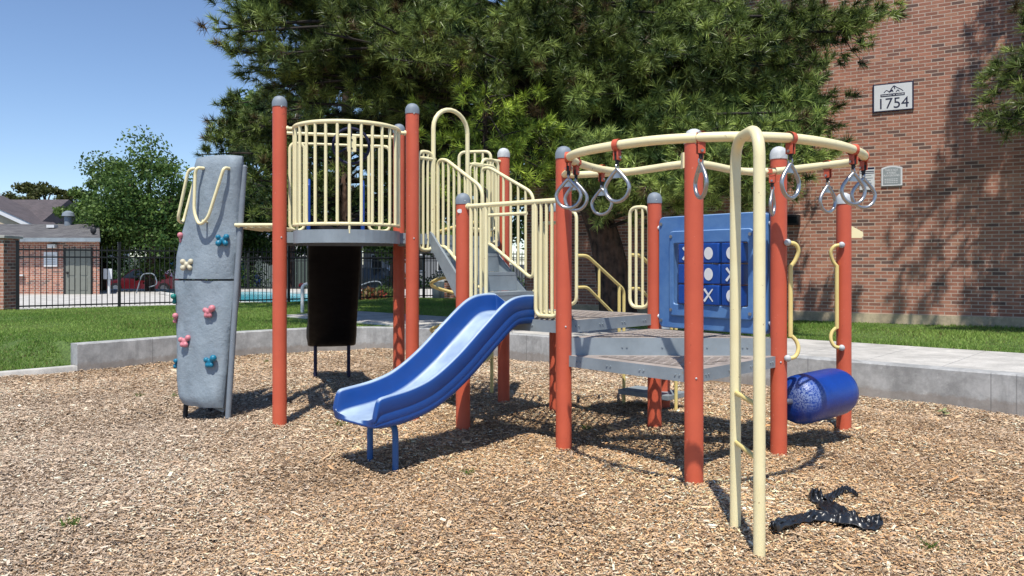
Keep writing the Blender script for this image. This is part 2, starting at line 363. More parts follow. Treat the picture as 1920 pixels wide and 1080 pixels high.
# ------------------------------------------------------------------ wood chips (stuff)
def scatter_chips():
    n = 780000; Y = RNG.uniform(3.1, 13.6, n); X = RNG.uniform(-1, 1, n) * (.70 * Y + .5)
    poly = np.array(bedpoly); inside = inpoly(X, Y, poly); X, Y = X[inside], Y[inside]; n = len(X)
    L = RNG.uniform(.010, .029, n) * RNG.choice([1, 1, 1, 1.7], n); Wd = RNG.uniform(.0035, .0085, n) * (1 + (L > .04) * .3)
    big = (RNG.random(n) < .02) * RNG.uniform(.5, 1.4, n) + .76; L *= big; Wd *= big * 1.1; L *= (.85 + Y / 16); Wd *= (.85 + Y / 16)
    az = RNG.uniform(0, 2 * np.pi, n) ; tilt = RNG.normal(0, .17, n); roll = RNG.normal(0, .32, n)
    base = .018 * np.sin(1.7 * X + .6) * np.cos(1.3 * Y) + .012 * np.sin(3.1 * X - 2.3 * Y) + .008 * np.sin(6.3 * X + 4.1 * Y) - .01 - .05 * np.exp(-((X + 1.35) ** 2 + (Y - 5.15) ** 2) / .16)
    Z = base + RNG.uniform(.002, .024, n)
    d = np.stack([np.cos(az) * np.cos(tilt), np.sin(az) * np.cos(tilt), np.sin(tilt)], 1)
    s = np.stack([-np.sin(az) * np.cos(roll), np.cos(az) * np.cos(roll), np.sin(roll)], 1)
    c = np.stack([X, Y, Z], 1); a = d * (L / 2)[:, None]; b = s * (Wd / 2)[:, None]; k = RNG.uniform(.5, 1, n)[:, None]
    vs = np.stack([c - a - b * k, c + a * .9 - b, c + a + b * k, c - a * .9 + b], 1).reshape(-1, 3)
    pal = np.array([(.48, .32, .175), (.43, .29, .175), (.40, .30, .21), (.34, .21, .115), (.58, .44, .29), (.17, .10, .06), (.10, .06, .04), (.52, .30, .14), (.62, .53, .43), (.27, .21, .17)])
    pr = np.array([.18, .15, .17, .10, .15, .05, .025, .06, .10, .05]); idx = RNG.choice(len(pal), n, p=pr / pr.sum())
    col = pal[idx] * RNG.uniform(.78, 1.2, n)[:, None]
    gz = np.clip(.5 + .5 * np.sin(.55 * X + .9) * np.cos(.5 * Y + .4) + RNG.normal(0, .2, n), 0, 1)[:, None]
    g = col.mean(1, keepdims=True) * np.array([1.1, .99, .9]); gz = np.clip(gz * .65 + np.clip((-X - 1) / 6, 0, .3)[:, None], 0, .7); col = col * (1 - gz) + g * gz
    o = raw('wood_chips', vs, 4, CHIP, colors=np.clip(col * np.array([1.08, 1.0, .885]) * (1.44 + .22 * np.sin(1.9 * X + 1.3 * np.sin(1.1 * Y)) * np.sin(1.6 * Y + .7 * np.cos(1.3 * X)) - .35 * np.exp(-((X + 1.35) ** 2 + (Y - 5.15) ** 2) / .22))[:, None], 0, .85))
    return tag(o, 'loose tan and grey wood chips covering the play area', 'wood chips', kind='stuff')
def inpoly(X, Y, P):
    ins = np.zeros(len(X), bool); j = len(P) - 1
    for i in range(len(P)):
        xi, yi = P[i]; xj, yj = P[j]
        c = ((yi > Y) != (yj > Y)) & (X < (xj - xi) * (Y - yi) / (yj - yi + 1e-12) + xi); ins ^= c; j = i
    return ins
scatter_chips()
# ------------------------------------------------------------------ grass (stuff)
def grass_field(name, X, Y, label):
    sp = np.array([-(X - 4.73) * .745 + (Y - 7.52) * .667, (X - 4.73) * .667 + (Y - 7.52) * .745])
    ok = ~((sp[0] > -7.2) & (sp[0] < 13.05) & (sp[1] > .0) & (sp[1] < 2.27)); X, Y = X[ok], Y[ok]; n = len(X)
    Z = np.array([hlawn(x, y) for x, y in zip(X, Y)]); az = RNG.uniform(0, 2 * np.pi, n); h = RNG.uniform(.025, .06, n) * (.8 + .4 * np.sin(X * 2.1) * np.sin(Y * 1.7)); w = RNG.uniform(.004, .008, n) * (.7 + Y / 22)
    lean = RNG.normal(0, .5, (n, 2)); c = np.stack([X, Y, Z - .004], 1); s = np.stack([np.cos(az), np.sin(az), np.zeros(n)], 1) * w[:, None]
    tip = c + np.stack([lean[:, 0] * h, lean[:, 1] * h, h], 1); vs = np.stack([c - s, c + s, tip], 1).reshape(-1, 3)
    t = np.clip(.5 + .35 * np.sin(X * .9 + Y * .45) * np.sin(Y * 1.1 - X * .3) + RNG.normal(0, .25, n), 0, 1)[:, None]
    col = np.array([.14, .27, .045]) * (1 - t) + np.array([.38, .52, .13]) * t
    dry = (RNG.random(n) < .06 + .10 * (np.sin(1.3 * X + .4) * np.sin(1.7 * Y + X) > .45))[:, None]; col = np.where(dry, np.array([.25, .22, .09]), col)
    return tag(raw(name, vs, 3, GRASSM, colors=col * RNG.uniform(.75, 1.25, n)[:, None]), label, 'grass', kind='stuff')
LP = np.array(lawnpoly)
n = 330000; Y = RNG.uniform(8, 26, n); X = Y * RNG.uniform(-.68, .05, n); k = inpoly(X, Y, LP); grass_field('grass', X[k], Y[k], 'mown green grass of the lawn in front of the pool fence')
n = 110000; Y = RNG.uniform(7, 17, n); X = Y * RNG.uniform(.05, .72, n); k = inpoly(X, Y, LP); grass_field('grass', X[k], Y[k], 'strip of green grass between the sidewalk and the brick building')
# ------------------------------------------------------------------ play structure
PS = thing('play_structure', 'red, cream and blue playground set with two slides, round lookout and overhead ring track', 'playground set', (0.0, 6.6, 0))
pA, pB, pC, pD = (-2.02, 6.954), (-.901, 7.23), (-1.179, 8.343), (-2.335, 8.05)
pG, pJ, pK, pI = (.391, 6.05), (1.173, 5.16), (2.0, 6.0), (1.235, 6.93)
pE, pH, pF, pL = (-.415, 6.774), (.42, 7.72), (-.085, 8.15), (2.80, 6.75)
POSTS = [(pA, 2.86, 0), (pB, 2.85, 0), (pC, 2.86, 0), (pD, 2.86, 0), (pE, 2.0, 0), (pF, 2.58, 1), (pG, 2.29, 0), (pH, 2.0, 0), (pI, 2.02, 0), (pJ, 2.27, 1), (pK, 2.28, 1), (pL, 2.0, 1), ((1.5, 7.9), .80, 0)]
PR = .0605
for (x, y), zt, wc in POSTS:
    mb = MB().lathe((x, y, 0), [(PR, -.12), (PR, zt - .075)], 24)
    p = obj('post', mb, RED, PS)
    obj('post_cap', MB().lathe((x, y, zt - .0755), [(PR + .004, -.02), (PR + .004, .02), (PR * .93, .045), (PR * .7, .064), (PR * .35, .074), (.004, .077)], 24), CAPW if wc else CAPM, p, angle=60)
for (x, y), z in ((pE, 1.93), (pG, 2.20), (pJ, 2.17), (pK, 2.19), (pL, 1.93), (pI, 1.95), (pA, 2.76), (pB, 2.75), (pE, .93), (pG, .93), (pJ, .67), (pK, .67), (pA, 1.63), (pB, 1.63)):
    a = math.atan2(-y, -x) + .25; q = (x + math.cos(a) * PR, y + math.sin(a) * PR, z); obj('bolt', MB().ell(q, (.007, .007, .007), 8, 6), CAPW, PS)
# decks
def perf_deck(name, poly, z, thick=.095, cell=.072, fascia=True, extra=None):
    D = group_node(name, (np.mean([p[0] for p in poly]), np.mean([p[1] for p in poly]), z), PS)
    P = np.array(poly); m = MB(); d = P[1] - P[0]; ang = math.atan2(d[1], d[0]); R = np.array([[math.cos(ang), -math.sin(ang)], [math.sin(ang), math.cos(ang)]])
    Q = (P - P[0]) @ R; lo, hi = Q.min(0), Q.max(0); row = 0; y = lo[1]
    cen = P.mean(0)
    SP = cen + (P - cen) * (1 - .10 / np.min(np.linalg.norm(P - cen, axis=1)))
    sq = [(-1, -1), (0, -1), (1, -1), (1, 0), (1, 1), (0, 1), (-1, 1), (-1, 0)]
    while y < hi[1]:
        x = lo[0] + (cell / 2 if row % 2 else 0)
        while x < hi[0]:
            cs = np.array([(x + a * cell / 2, y + b * cell / 2) for a, b in sq]) @ R.T + P[0]
            if inpoly(cs[:, 0], cs[:, 1], SP).all():
                ins = np.array([(x + math.cos(math.atan2(b, a)) * cell * .42, y + math.sin(math.atan2(b, a)) * cell * .40) for a, b in sq]) @ R.T + P[0]
                vs = [(q[0], q[1], z) for q in cs] + [(q[0], q[1], z) for q in ins] + [(q[0], q[1], z - .008) for q in ins]
                m.add(vs, [(i, (i + 1) % 8, 8 + (i + 1) % 8, 8 + i) for i in range(8)] + [(8 + i, 8 + (i + 1) % 8, 16 + (i + 1) % 8, 16 + i) for i in range(8)])
            x += cell
        y += cell; row += 1
    # rim plate under the edge of the perforated field
    n = len(poly); In = cen + (P - cen) * (1 - .19 / np.min(np.linalg.norm(P - cen, axis=1)))
    m.add([(p[0], p[1], z - .003) for p in P] + [(p[0], p[1], z - .003) for p in In], [(i, (i + 1) % n, n + (i + 1) % n, n + i) for i in range(n)])
    obj('deck_plate', m, DECKT, D, flat=True)
    m = MB(); bolts = m
    for i in range(n):
        a, b = P[i], P[(i + 1) % n]; t = (b - a); L = np.linalg.norm(t); t = t / L; nn = V(t[1], -t[0])
        if np.dot(nn, (a + b) / 2 - cen) < 0: nn = -nn
        o1 = nn * .004; m.add([(*(a + o1), z - .001), (*(b + o1), z - .001), (*(b + o1), z - thick), (*(a + o1), z - thick), (*(a - nn * .018), z - thick), (*(b - nn * .018), z - thick), (*(b - nn * .018), z - .006), (*(a - nn * .018), z - .006)],
              [(0, 1, 2, 3), (3, 2, 5, 4), (4, 5, 6, 7)])
        for f in np.arange(.14, L - .05, .30):
            for g in (0, .035):
                q = a + t * (f + g); bolts.cyl((*q, z - thick * .5), (*(q + nn * .010), z - thick * .5), .0065, seg=8)
    obj('fascia', m, GREYM, D, flat=True)
    return D
arcc = L2(pA, pB, .5); ab = V(pB[0] - pA[0], pB[1] - pA[1]); ab /= np.linalg.norm(ab); nf = V(ab[1], -ab[0])
def arc(r, n=14, a0=0, a1=math.pi): return [tuple(V(*arcc) - ab * r * math.cos(a) + nf * r * math.sin(a)) for a in [a0 + (a1 - a0) * i / n for i in range(n + 1)]]
tower = [pA] + [tuple(V(*arcc) - ab * .46)] + arc(.46) + [pB, pC, pD]
perf_deck('tower_deck', [pA, pB, pC, pD], 1.68)
# half-round bay in front of the tower deck
bay = group_node('bay_deck', (*arcc, 1.68), PS); m = MB(); ap = arc(.46, 22)
m.add([(*p, 1.676) for p in ap] + [(*p, 1.668) for p in ap], [tuple(range(len(ap))), tuple(range(2 * len(ap) - 1, len(ap) - 1, -1))]); obj('deck_plate', m, DECKT, bay, flat=True)
m = MB(); ap2 = arc(.463, 22)
for q0, q1 in zip(ap2[:-1], ap2[1:]): m.add([(*q0, 1.688), (*q1, 1.688), (*q1, 1.578), (*q0, 1.578), (*L2(q0, arcc, .03), 1.578), (*L2(q1, arcc, .03), 1.578)], [(0, 1, 2, 3), (3, 2, 5, 4)])
obj('fascia', m, GREYM, bay)
perf_deck('triangle_deck', [pB, pF, pC], 1.676)
perf_deck('slide_deck', [pE, pG, pI, pH], .97)
perf_deck('upper_step_deck', [pG, pK, pI], .845, .14)
perf_deck('lower_step_deck', [pG, pJ, pK], .715, .085)
# lookout guard: half-round bars with a steering wheel
TR = .0165
def lookout():
    Gd = group_node('lookout_guard', (*arcc, 1.72), PS); m = MB(); top = arc(.455, 26)
    m.tube([(*p, 2.585) for p in top], .019, 12); obj('bottom_rail', MB().tube([(*p, 1.735) for p in top], .015, 10), CREAM, Gd)
    for s, P in ((-1, pA), (1, pB)):
        e = top[0] if s < 0 else top[-1]; m.tube([(*P, 2.58), (*e, 2.58)], .017, 10); m.tube([(*L2(P, e, .1), 2.58), (*L2(P, e, .6), 2.58)], .024, 10)
    obj('top_rail', m, CREAM, Gd)
    m = MB()
    for i in range(15):
        a = math.radians(3 + 174 * i / 14); p = V(*arcc) - ab * .455 * math.cos(a) + nf * .455 * math.sin(a); obj('bar', MB().cyl((*p, 1.735), (*p, 2.585), .0135, seg=10), CREAM, Gd)
    p = V(*arcc) + nf * .455; m.cyl((*p, 1.655), (*p, 1.735), .010, seg=8)
    obj('bracket', m, CREAM, Gd)
    q = V(*arcc) + nf * .43 + ab * .02
    m = MB(); m.box((*q, 2.40), (.075, .012, .13), math.atan2(ab[1], ab[0])); obj('mounting_plate', m, CREAM, Gd, bevel=.004)
    for dz in (-.035, .035): obj('bolt', MB().cyl((*(q + nf * .010), 2.40 + dz), (*(q + nf * .004), 2.40 + dz), .008, seg=8), BLACKM, Gd)
    W = group_node('steering_wheel', (*(q - nf * .09), 2.38), PS); c = V(*(q - nf * .10)); m = MB(); ring = []
    for i in range(28):
        a = 2 * math.pi * i / 28; pp = c + ab * .15 * math.cos(a); ring.append((*pp, 2.40 + .15 * math.sin(a)))
    m.tube(ring, .012, 8, closed=True)
    for i in range(3):
        a = math.radians(90 + 120 * i); m.cyl((*c, 2.40), (*(c + ab * .15 * math.cos(a)), 2.40 + .15 * math.sin(a)), .009, seg=8)
    m.cyl((*c, 2.40), (*q, 2.40), .018, seg=10); obj('wheel_rim', m, DARKB, W)
lookout()
# flat guard panels
def guard(name, P0, P1, zt0, zt1, zb0, zb1, nbars, r=.0165, br=.0125, rad=.07, flat0=0, label=None):
    G_ = group_node(name, (*L2(P0, P1, .5), min(zb0, zb1)), PS); m = MB()
    def pt(t, z): return (*L2(P0, P1, t), z)
    path = [pt(0, zb0), pt(0, zt0)] + ([pt(flat0, zt0)] if flat0 else []) + [pt(1, zt1), pt(1, zb1)] + ([pt(flat0, zb0)] if flat0 else [])
    m.tube(fillet(path, rad, 6, True), r, 10, closed=True); obj('frame', m, CREAM, G_)
    m = MB()
    for i in range(nbars):
        t = (i + 1) / (nbars + 1)
        def lv(a, b):
            if flat0: return a if t < flat0 else a + (b - a) * (t - flat0) / (1 - flat0)
            return a + (b - a) * t
        obj('bar', MB().cyl(pt(t, lv(zb0, zb1)), pt(t, lv(zt0, zt1)), br, seg=8), CREAM, G_)
    return G_
BF = lambda t: L2(pB, pF, t)
EH = lambda t: L2(pE, pH, t)
EG = lambda t: L2(pE, pG, t)
HI = lambda t: L2(pH, pI, t)
def off(p, n, d): return (p[0] + n[0] * d, p[1] + n[1] * d)
sn = V(.72, -.69)                           # down-stair direction
guard('stair_top_guard', BF(.06), BF(.20), 2.43, 2.43, 1.53, 1.53, 2)
guard('stair_guard', off(BF(.235), sn, .03), EH(.19), 2.36, 2.06, 1.56, 1.16, 7, flat0=.18, rad=.09)
guard('stair_guard', off(BF(.72), sn, .03), EH(.735), 2.34, 2.06, 1.60, 1.25, 6, flat0=.15, rad=.09)
guard('deck_guard', BF(.60), BF(.90), 2.38, 2.38, 1.74, 1.74, 3)
guard('deck_guard', BF(.74), BF(.93), 2.44, 2.44, 1.62, 1.62, 2)
guard('rear_deck_guard', L2(pF, pC, .12), L2(pF, pC, .42), 2.55, 2.55, 1.74, 1.74, 3)
guard('entry_loop', HI(.05), HI(.23), 1.90, 1.90, 1.02, 1.02, 1, rad=.08)
guard('entry_loop', HI(.77), HI(.95), 1.90, 1.90, 1.02, 1.02, 2, rad=.08)
# arch at the head of the stair
m = MB(); a0, a1 = BF(.21), BF(.575); ap = [(*a0, 1.62), (*a0, 2.66)]
for i in range(13):
    t = i / 12; ap.append((*L2(a0, a1, .5 - .5 * math.cos(math.pi * t)), 2.66 + .20 * math.sin(math.pi * t)))
ap += [(*a1, 2.66), (*a1, 1.62)]; m.tube(ap, .021, 12); obj('entry_arch', m, CREAM, PS)
for a_, b_, z_ in ((pB, BF(.23), 2.37), (BF(.575), BF(.75), 2.37), (BF(.78), pF, 2.44)): obj('bracket', MB().tube([(*a_, z_), (*b_, z_)], TR, 10), CREAM, PS)
for z in (1.95, 2.25, 1.7): obj('bracket', MB().cyl((*BF(.2), z), (*BF(.25), z), .011, seg=8), CREAM, PS); obj('bracket', MB().cyl((*EH(.735), z - .55), (*L2(EH(.735), pH, .25), z - .55), .011, seg=8), CREAM, PS)
# slide opening frame between two posts
Gd = group_node('slide_guard', (*EG(.5), 1.0), PS); m = MB()
m.tube([(*EG(.04), 1.885), (*EG(.97), 1.885)], .0195, 12); m.tube([(*EG(.28), 1.80), (*EG(.66), 1.80)], .014, 10)
for t in (.02, .985): m.cyl((*EG(t), 1.885), (*EG(t + (.05 if t < .5 else -.05)), 1.885), .027, seg=12)
for ts in ((.09, .25), (.745, .95)):
    m.tube(fillet([(*EG(ts[0]), 1.885), (*EG(ts[0]), 1.0), (*EG(ts[1]), 1.0), (*EG(ts[1]), 1.885)], .06), TR, 10)
obj('frame', m, CREAM, Gd); m = MB()
for t in (.14, .195, .795, .845, .895): obj('bar', MB().cyl((*EG(t), 1.0), (*EG(t), 1.885), .0125, seg=8), CREAM, Gd)
nE = V(-.668, -.744)
for t in (.76, .84, .90): obj('bar', MB().cyl((*off(EG(t), -nE, .08), 1.02), (*off(EG(t), -nE, .08), 1.72), .011, seg=8), CREAM, Gd)
m.tube(fillet([(*off(EG(.72), -nE, .08), 1.02), (*off(EG(.72), -nE, .08), 1.72), (*off(EG(.95), -nE, .08), 1.72), (*off(EG(.95), -nE, .08), 1.02)], .05, closed=True), .014, 8, closed=True)
obj('inner_frame', m, CREAM, Gd)
# stairs
def stairs():
    S = group_node('stairs', (*L2(BF(.45), EH(.45), .5), .97), PS); l0, l1 = BF(.20), EH(.16); r0, r1 = BF(.74), EH(.76); nst = 4; rise = (1.68 - .97) / nst
    m = MB()
    for i in range(nst - 1):
        t0, t1 = (i + .0) / (nst - 1), (i + 1.0) / (nst - 1); z = 1.68 - rise * (i + 1)
        a, b, c, d = L2(l0, l1, t0), L2(r0, r1, t0), L2(r0, r1, t1), L2(l0, l1, t1)
        m.prism([a, b, c, d], z - .03, z)
    obj('treads', m, GREYM, S, flat=True); m = MB()
    for i in range(nst):
        t = i / (nst - 1); z1 = 1.68 - rise * i - .031; z0 = z1 - rise + .034; a, b = L2(l0, l1, t), L2(r0, r1, t)
        if i == nst - 1: z0 = .975
        m.prism([off(a, -sn, .012), off(b, -sn, .012), off(b, -sn, .002), off(a, -sn, .002)], z0, z1)
    obj('risers', m, GREYM, S, flat=True)
    for (p0, p1, sd) in ((l0, l1, -1), (r0, r1, 1)):
        m = MB(); d = V(p1[0] - p0[0], p1[1] - p0[1]); d /= np.linalg.norm(d); nn = V(-d[1], d[0]) * sd * (1); e0 = off(p0, d, -.16 if sd < 0 else 0)
        pts = [(e0, 1.68), (p0, 1.70), (p1, 1.02), (p1, .90), (off(p1, d, -.12), .90), (off(p0, d, .05), 1.50), (e0, 1.50)]
        vs = [(*off(p, nn, .003), z) for p, z in pts] + [(*off(p, nn, .028), z) for p, z in pts]; k = len(pts)
        m.add(vs, [tuple(range(k)), tuple(range(2 * k - 1, k - 1, -1))] + [(i, (i + 1) % k, k + (i + 1) % k, k + i) for i in range(k)])
        obj('stringer', m, GREYM, S, flat=True)
stairs()
# slides
def slide(name, c0, d, prof, legs, mat, wall=.175, hw=.24, lmat=BLUEM, legr=.022, straight=False):
    S = group_node(name, (*c0, 0), PS); d = V(*d); d /= np.linalg.norm(d); s_ = V(-d[1], d[0])
    pr = spline([(a, b, 0) for a, b in prof], 7); m = MB(); sec = [(-hw - .003, -.045), (-hw + .02, -.062), (hw - .02, -.062), (hw + .003, -.045), (hw + .010, -.01), (hw + .004, .0), (hw + .011, .008), (hw + .011, .05), (hw + .005, .058), (hw + .013, .066), (hw + .022, wall - .03), (hw + .015, wall - .005), (hw - .003, wall), (hw - .022, wall - .008), (hw - .028, wall - .035), (hw - .038, .022), (hw - .062, .0),
            (-hw + .062, .0), (-hw + .038, .022), (-hw + .028, wall - .035), (-hw + .022, wall - .008), (-hw + .003, wall), (-hw - .015, wall - .005), (-hw - .022, wall - .03), (-hw - .013, .066), (-hw - .005, .058), (-hw - .011, .05), (-hw - .011, .008), (-hw - .004, 0), (-hw - .010, -.01)]
    k = len(sec); vs = []; npt = len(pr)
    for i, p in enumerate(pr):
        q0 = pr[max(i - 1, 0)]; q1 = pr[min(i + 1, npt - 1)]; t = V(q1[0] - q0[0], q1[1] - q0[1]); t /= np.linalg.norm(t); nn = V(-t[1], t[0])
        if i == 0: nn = V(0, 1)
        e = i / (npt - 1); fl = 1.0 if e < .90 else 1 - smooth((e - .90) / .10) * .72
        for u, v in sec:
            vv = v * fl if v > .02 else (v * (1 - .55 * smooth((e - .8) / .2)) if v < 0 else v)
            if i == npt - 1: vv = vv * .75 - .008
            a = p[0] + nn[0] * vv; z = p[1] + nn[1] * vv; w_ = V(*c0) + d * a + s_ * u * (1 + .07 * smooth((e - .55) / .45)); vs.append((*w_, z))
    fs = [tuple(range(k))[::-1], tuple((npt - 1) * k + j for j in range(k))]
    for i in range(npt - 1):
        for j in range(k): fs.append((i * k + j, i * k + (j + 1) % k, (i + 1) * k + (j + 1) % k, (i + 1) * k + j))
    m.add(vs, fs); ch = obj('chute', m, mat, S, angle=180); ss = ch.modifiers.new('subd', 'SUBSURF'); ss.levels = ss.render_levels = 1
    for a, u, zt in legs:
        m = MB(); b = V(*c0) + d * a + s_ * u; b2 = V(*c0) + d * (a) + s_ * u * .45
        m.tube([(*b, zt), (*b, -.08)] if straight else fillet([(*b2, zt - .03), (*L2(b2, b, .85), zt - .06), (*b, zt - .12), (*b, -.08)], .06), legr, 12); obj('leg', m, lmat, S)
    return S
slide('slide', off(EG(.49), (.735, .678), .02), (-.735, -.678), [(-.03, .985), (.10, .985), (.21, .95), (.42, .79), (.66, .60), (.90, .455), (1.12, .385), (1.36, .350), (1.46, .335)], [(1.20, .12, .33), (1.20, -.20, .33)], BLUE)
rs = slide('slide', L2(pD, pC, .46), (-.24, .97), [(-.02, 1.69), (.12, 1.69), (.3, 1.58), (.8, 1.14), (1.3, .72), (1.6, .50), (1.8, .43), (2.0, .42)], [(1.72, .2, .40), (1.72, -.2, .40)], DARKS, wall=.22, hw=.27, straight=True, lmat=DARKB)
rs['label'] = 'rear blue slide seen from its dark underside'
for sgn in (-1, 1):                          # hood cheeks of the rear slide
    c = V(*L2(pD, pC, .46)); dd = V(-.24, .97); ss = V(-.97, -.24); b = c + ss * .27 * sgn
    m = MB(); pts = [(-.05, 1.70), (-.05, 2.20), (.02, 2.27), (.10, 2.22), (.42, 1.60), (.30, 1.56)]; k = len(pts)
    m.add([(*(b + dd * a + ss * .02), z) for a, z in pts] + [(*(b + dd * a - ss * .02), z) for a, z in pts], [tuple(range(k)), tuple(range(2 * k - 1, k - 1, -1))] + [(i, (i + 1) % k, k + (i + 1) % k, k + i) for i in range(k)])
    obj('hood_cheek', m, BLUED, rs, bevel=.012)
DC = lambda t: L2(pD, pC, t)
m = MB(); m.tube([(*pA, 2.66), (*L2(pA, pD, .5), 2.66), (*pD, 2.66)], TR, 10); m.tube([(*pD, 2.72), (*pC, 2.72)], .017, 10); m.tube([(*DC(.1), 2.62), (*DC(.9), 2.62)], .013, 8); obj('rear_rail', m, CREAM, PS)
guard('rear_guard', DC(.08), DC(.20), 2.62, 2.62, 1.74, 1.74, 1); guard('rear_guard', DC(.74), DC(.92), 2.62, 2.62, 1.74, 1.74, 1)
# corkscrew climber behind the stair
m = MB(); hc = V(-.55, 8.72); hp = []
for i in range(120):
    z = .10 + i / 119 * 1.75; a = 2 * math.pi * (z - .10) / .50 + 2.2; hp.append((hc[0] + .33 * math.cos(a), hc[1] + .33 * math.sin(a), z))
m.tube(hp, .0185, 10); m.cyl((hc[0] + .33, hc[1], -.1), (hc[0] + .33, hc[1], 2.2), .02, seg=10); obj('corkscrew_climber', m, YEL, PS)
# transfer steps and handrails behind the slide deck
nH = V(.69, .73); T_ = group_node('transfer_steps', (*off(HI(.5), nH, .5), 0), PS); m = MB()
for i, z in enumerate((.70, .43, .15)):
    s0 = .04 + .30 * i; s1 = s0 + .34; q = [off(HI(.24), nH, s0), off(HI(.76), nH, s0), off(HI(.76), nH, s1), off(HI(.24), nH, s1)]; m.prism(q, z - .05, z)
obj('steps', m, GREYM, T_, bevel=.006)
for t in (.23, .77):
    m = MB(); g = lambda s, z: (*off(HI(t), nH, s), z)
    m.tube(fillet([g(.0, 1.48), g(.16, 1.48), g(.76, 1.14), g(.76, -.1)], .06), .0165, 10); m.tube(fillet([g(0, 1.18), g(.16, 1.18), g(.70, .83)], .05), .0145, 10)
    m.cyl(g(.35, 1.37), g(.35, 1.06), .013, seg=8); m.cyl(g(.68, 1.18), g(.68, .30), .016, seg=8); obj('handrail', m, YEL, T_)
# game panel between two posts
def game_panel():
    n_ = V(pK[0] - pI[0], pK[1] - pI[1]); Ln = np.linalg.norm(n_); n_ /= Ln; f_ = V(-n_[1], n_[0]) * 1.0
    if np.dot(f_, (-1, -1)) < 0: f_ = -f_
    u0, u1 = .075, Ln - .075; P = group_node('game_panel', (*L2(pI, pK, .5), .85), PS)
    def w(u, z, d=0): q = V(*pI) + n_ * u + f_ * d; return (q[0], q[1], z)
    def slab(m, poly, hole, d0, d1):
        k = len(poly); vs = [w(u, z, d1) for u, z in poly] + [w(u, z, d0) for u, z in poly] + [w(u, z, d1) for u, z in hole] + [w(u, z, d0) for u, z in hole]
        fs = []
        for i in range(k):
            j = (i + 1) % k; fs += [(i, j, 2 * k + j, 2 * k + i), (k + i, 3 * k + i, 3 * k + j, k + j), (i, k + i, k + j, j), (2 * k + i, 2 * k + j, 3 * k + j, 3 * k + i)]
        m.add(vs, fs)
    def rrect(a, b, c, d, r, n=4):
        out = []
        for (cx, cy, s) in ((b - r, d - r, 0), (a + r, d - r, 90), (a + r, c + r, 180), (b - r, c + r, 270)):
            for i in range(n + 1): t = math.radians(s + 90 * i / n); out.append((cx + r * math.cos(t), cy + r * math.sin(t)))
        return out
    z0, z1 = .862, 1.80; W_ = u1 - u0; h0, h1 = u0 + W_ * .155, u0 + W_ * .865; hz0, hz1 = z0 + .175, z1 - .20
    m = MB(); slab(m, rrect(u0, u1, z0, z1, .05), rrect(h0, h1, hz0, hz1, .03), -.03, .035); obj('panel_frame', m, BLUEP, P, bevel=.010)
    m = MB(); slab(m, rrect(h0 - .03, h1 + .03, hz0 - .07, hz1 + .075, .035), rrect(h0 + .012, h1 - .012, hz0 + .03, hz1 - .03, .02), .036, .058); obj('inner_frame', m, BLUEP, P, bevel=.008)
    nb = 3; bw = (h1 - h0 - .125) / 3; bh = (hz1 - hz0 - .06) / 3; marks = [['x', 'o', 'o'], ['x', 'o', 'x'], ['o', 'x', 'o']]
    for i in range(3):
        uc = h0 + .068 + bw * 1.02 * (i + .5); m = MB(); m.cyl(w(uc, hz0 - .03, .02), w(uc, hz1 + .03, .02), .011, seg=8); obj('spindle', m, STEEL, P)
        for j in range(3):
            zc = hz1 - .03 - bh * (j + .5); ang = math.atan2(n_[1], n_[0]) + random.uniform(-.10, .10); m = MB(); m.box(w(uc, zc, .025), (bw * .93, .10, bh * .95), ang)
            b = obj('spinning_block', m, BLUED, P, bevel=.009); dd = .025 + .054
            m = MB()
            if i == 0 and j: continue
            if marks[j][i] == 'o':
                k = 20; m.add([w(uc, zc, dd)] + [w(uc + .043 * math.cos(2 * math.pi * q / k), zc + .05 * math.sin(2 * math.pi * q / k), dd) for q in range(k)], [(0, 1 + q, 1 + (q + 1) % k) for q in range(k)])
            else:
                for s in (-1, 1):
                    a, c = (uc - .042, zc - .05 * s), (uc + .042, zc + .05 * s); q = V(c[0] - a[0], c[1] - a[1]); q /= np.linalg.norm(q); nn = V(-q[1], q[0]); d2 = dd + .002 * (s > 0)
                    m.add([w(a[0] + nn[0] * .011, a[1] + nn[1] * .011, d2), w(a[0] - nn[0] * .011, a[1] - nn[1] * .011, d2), w(c[0] - nn[0] * .005, c[1] - nn[1] * .005, d2), w(c[0] + nn[0] * .005, c[1] + nn[1] * .005, d2)], [(0, 1, 2, 3)])
            obj('mark', m, WHITE, b, flat=True)
    m = MB()
    for u in (h0 - .01, h1 + .01):
        for z in (hz0 - .02, hz1 + .03): m.cyl(w(u, z, .056), w(u, z, .066), .014, seg=10)
    for u in (u0 + .03, u1 - .03):
        for z in (z0 + .06, z1 - .06): m.cyl(w(u, z, .03), w(u, z, .045), .014, seg=10)
    obj('bolts', m, STEEL, P)
    for u in (u0 - .02, u1 + .02):
        for z in (z0 + .09, z1 - .09): m = MB(); m.ell(w(u, z, 0), (.028, .028, .022)); obj('clamp', m, WHITE, P)
game_panel()
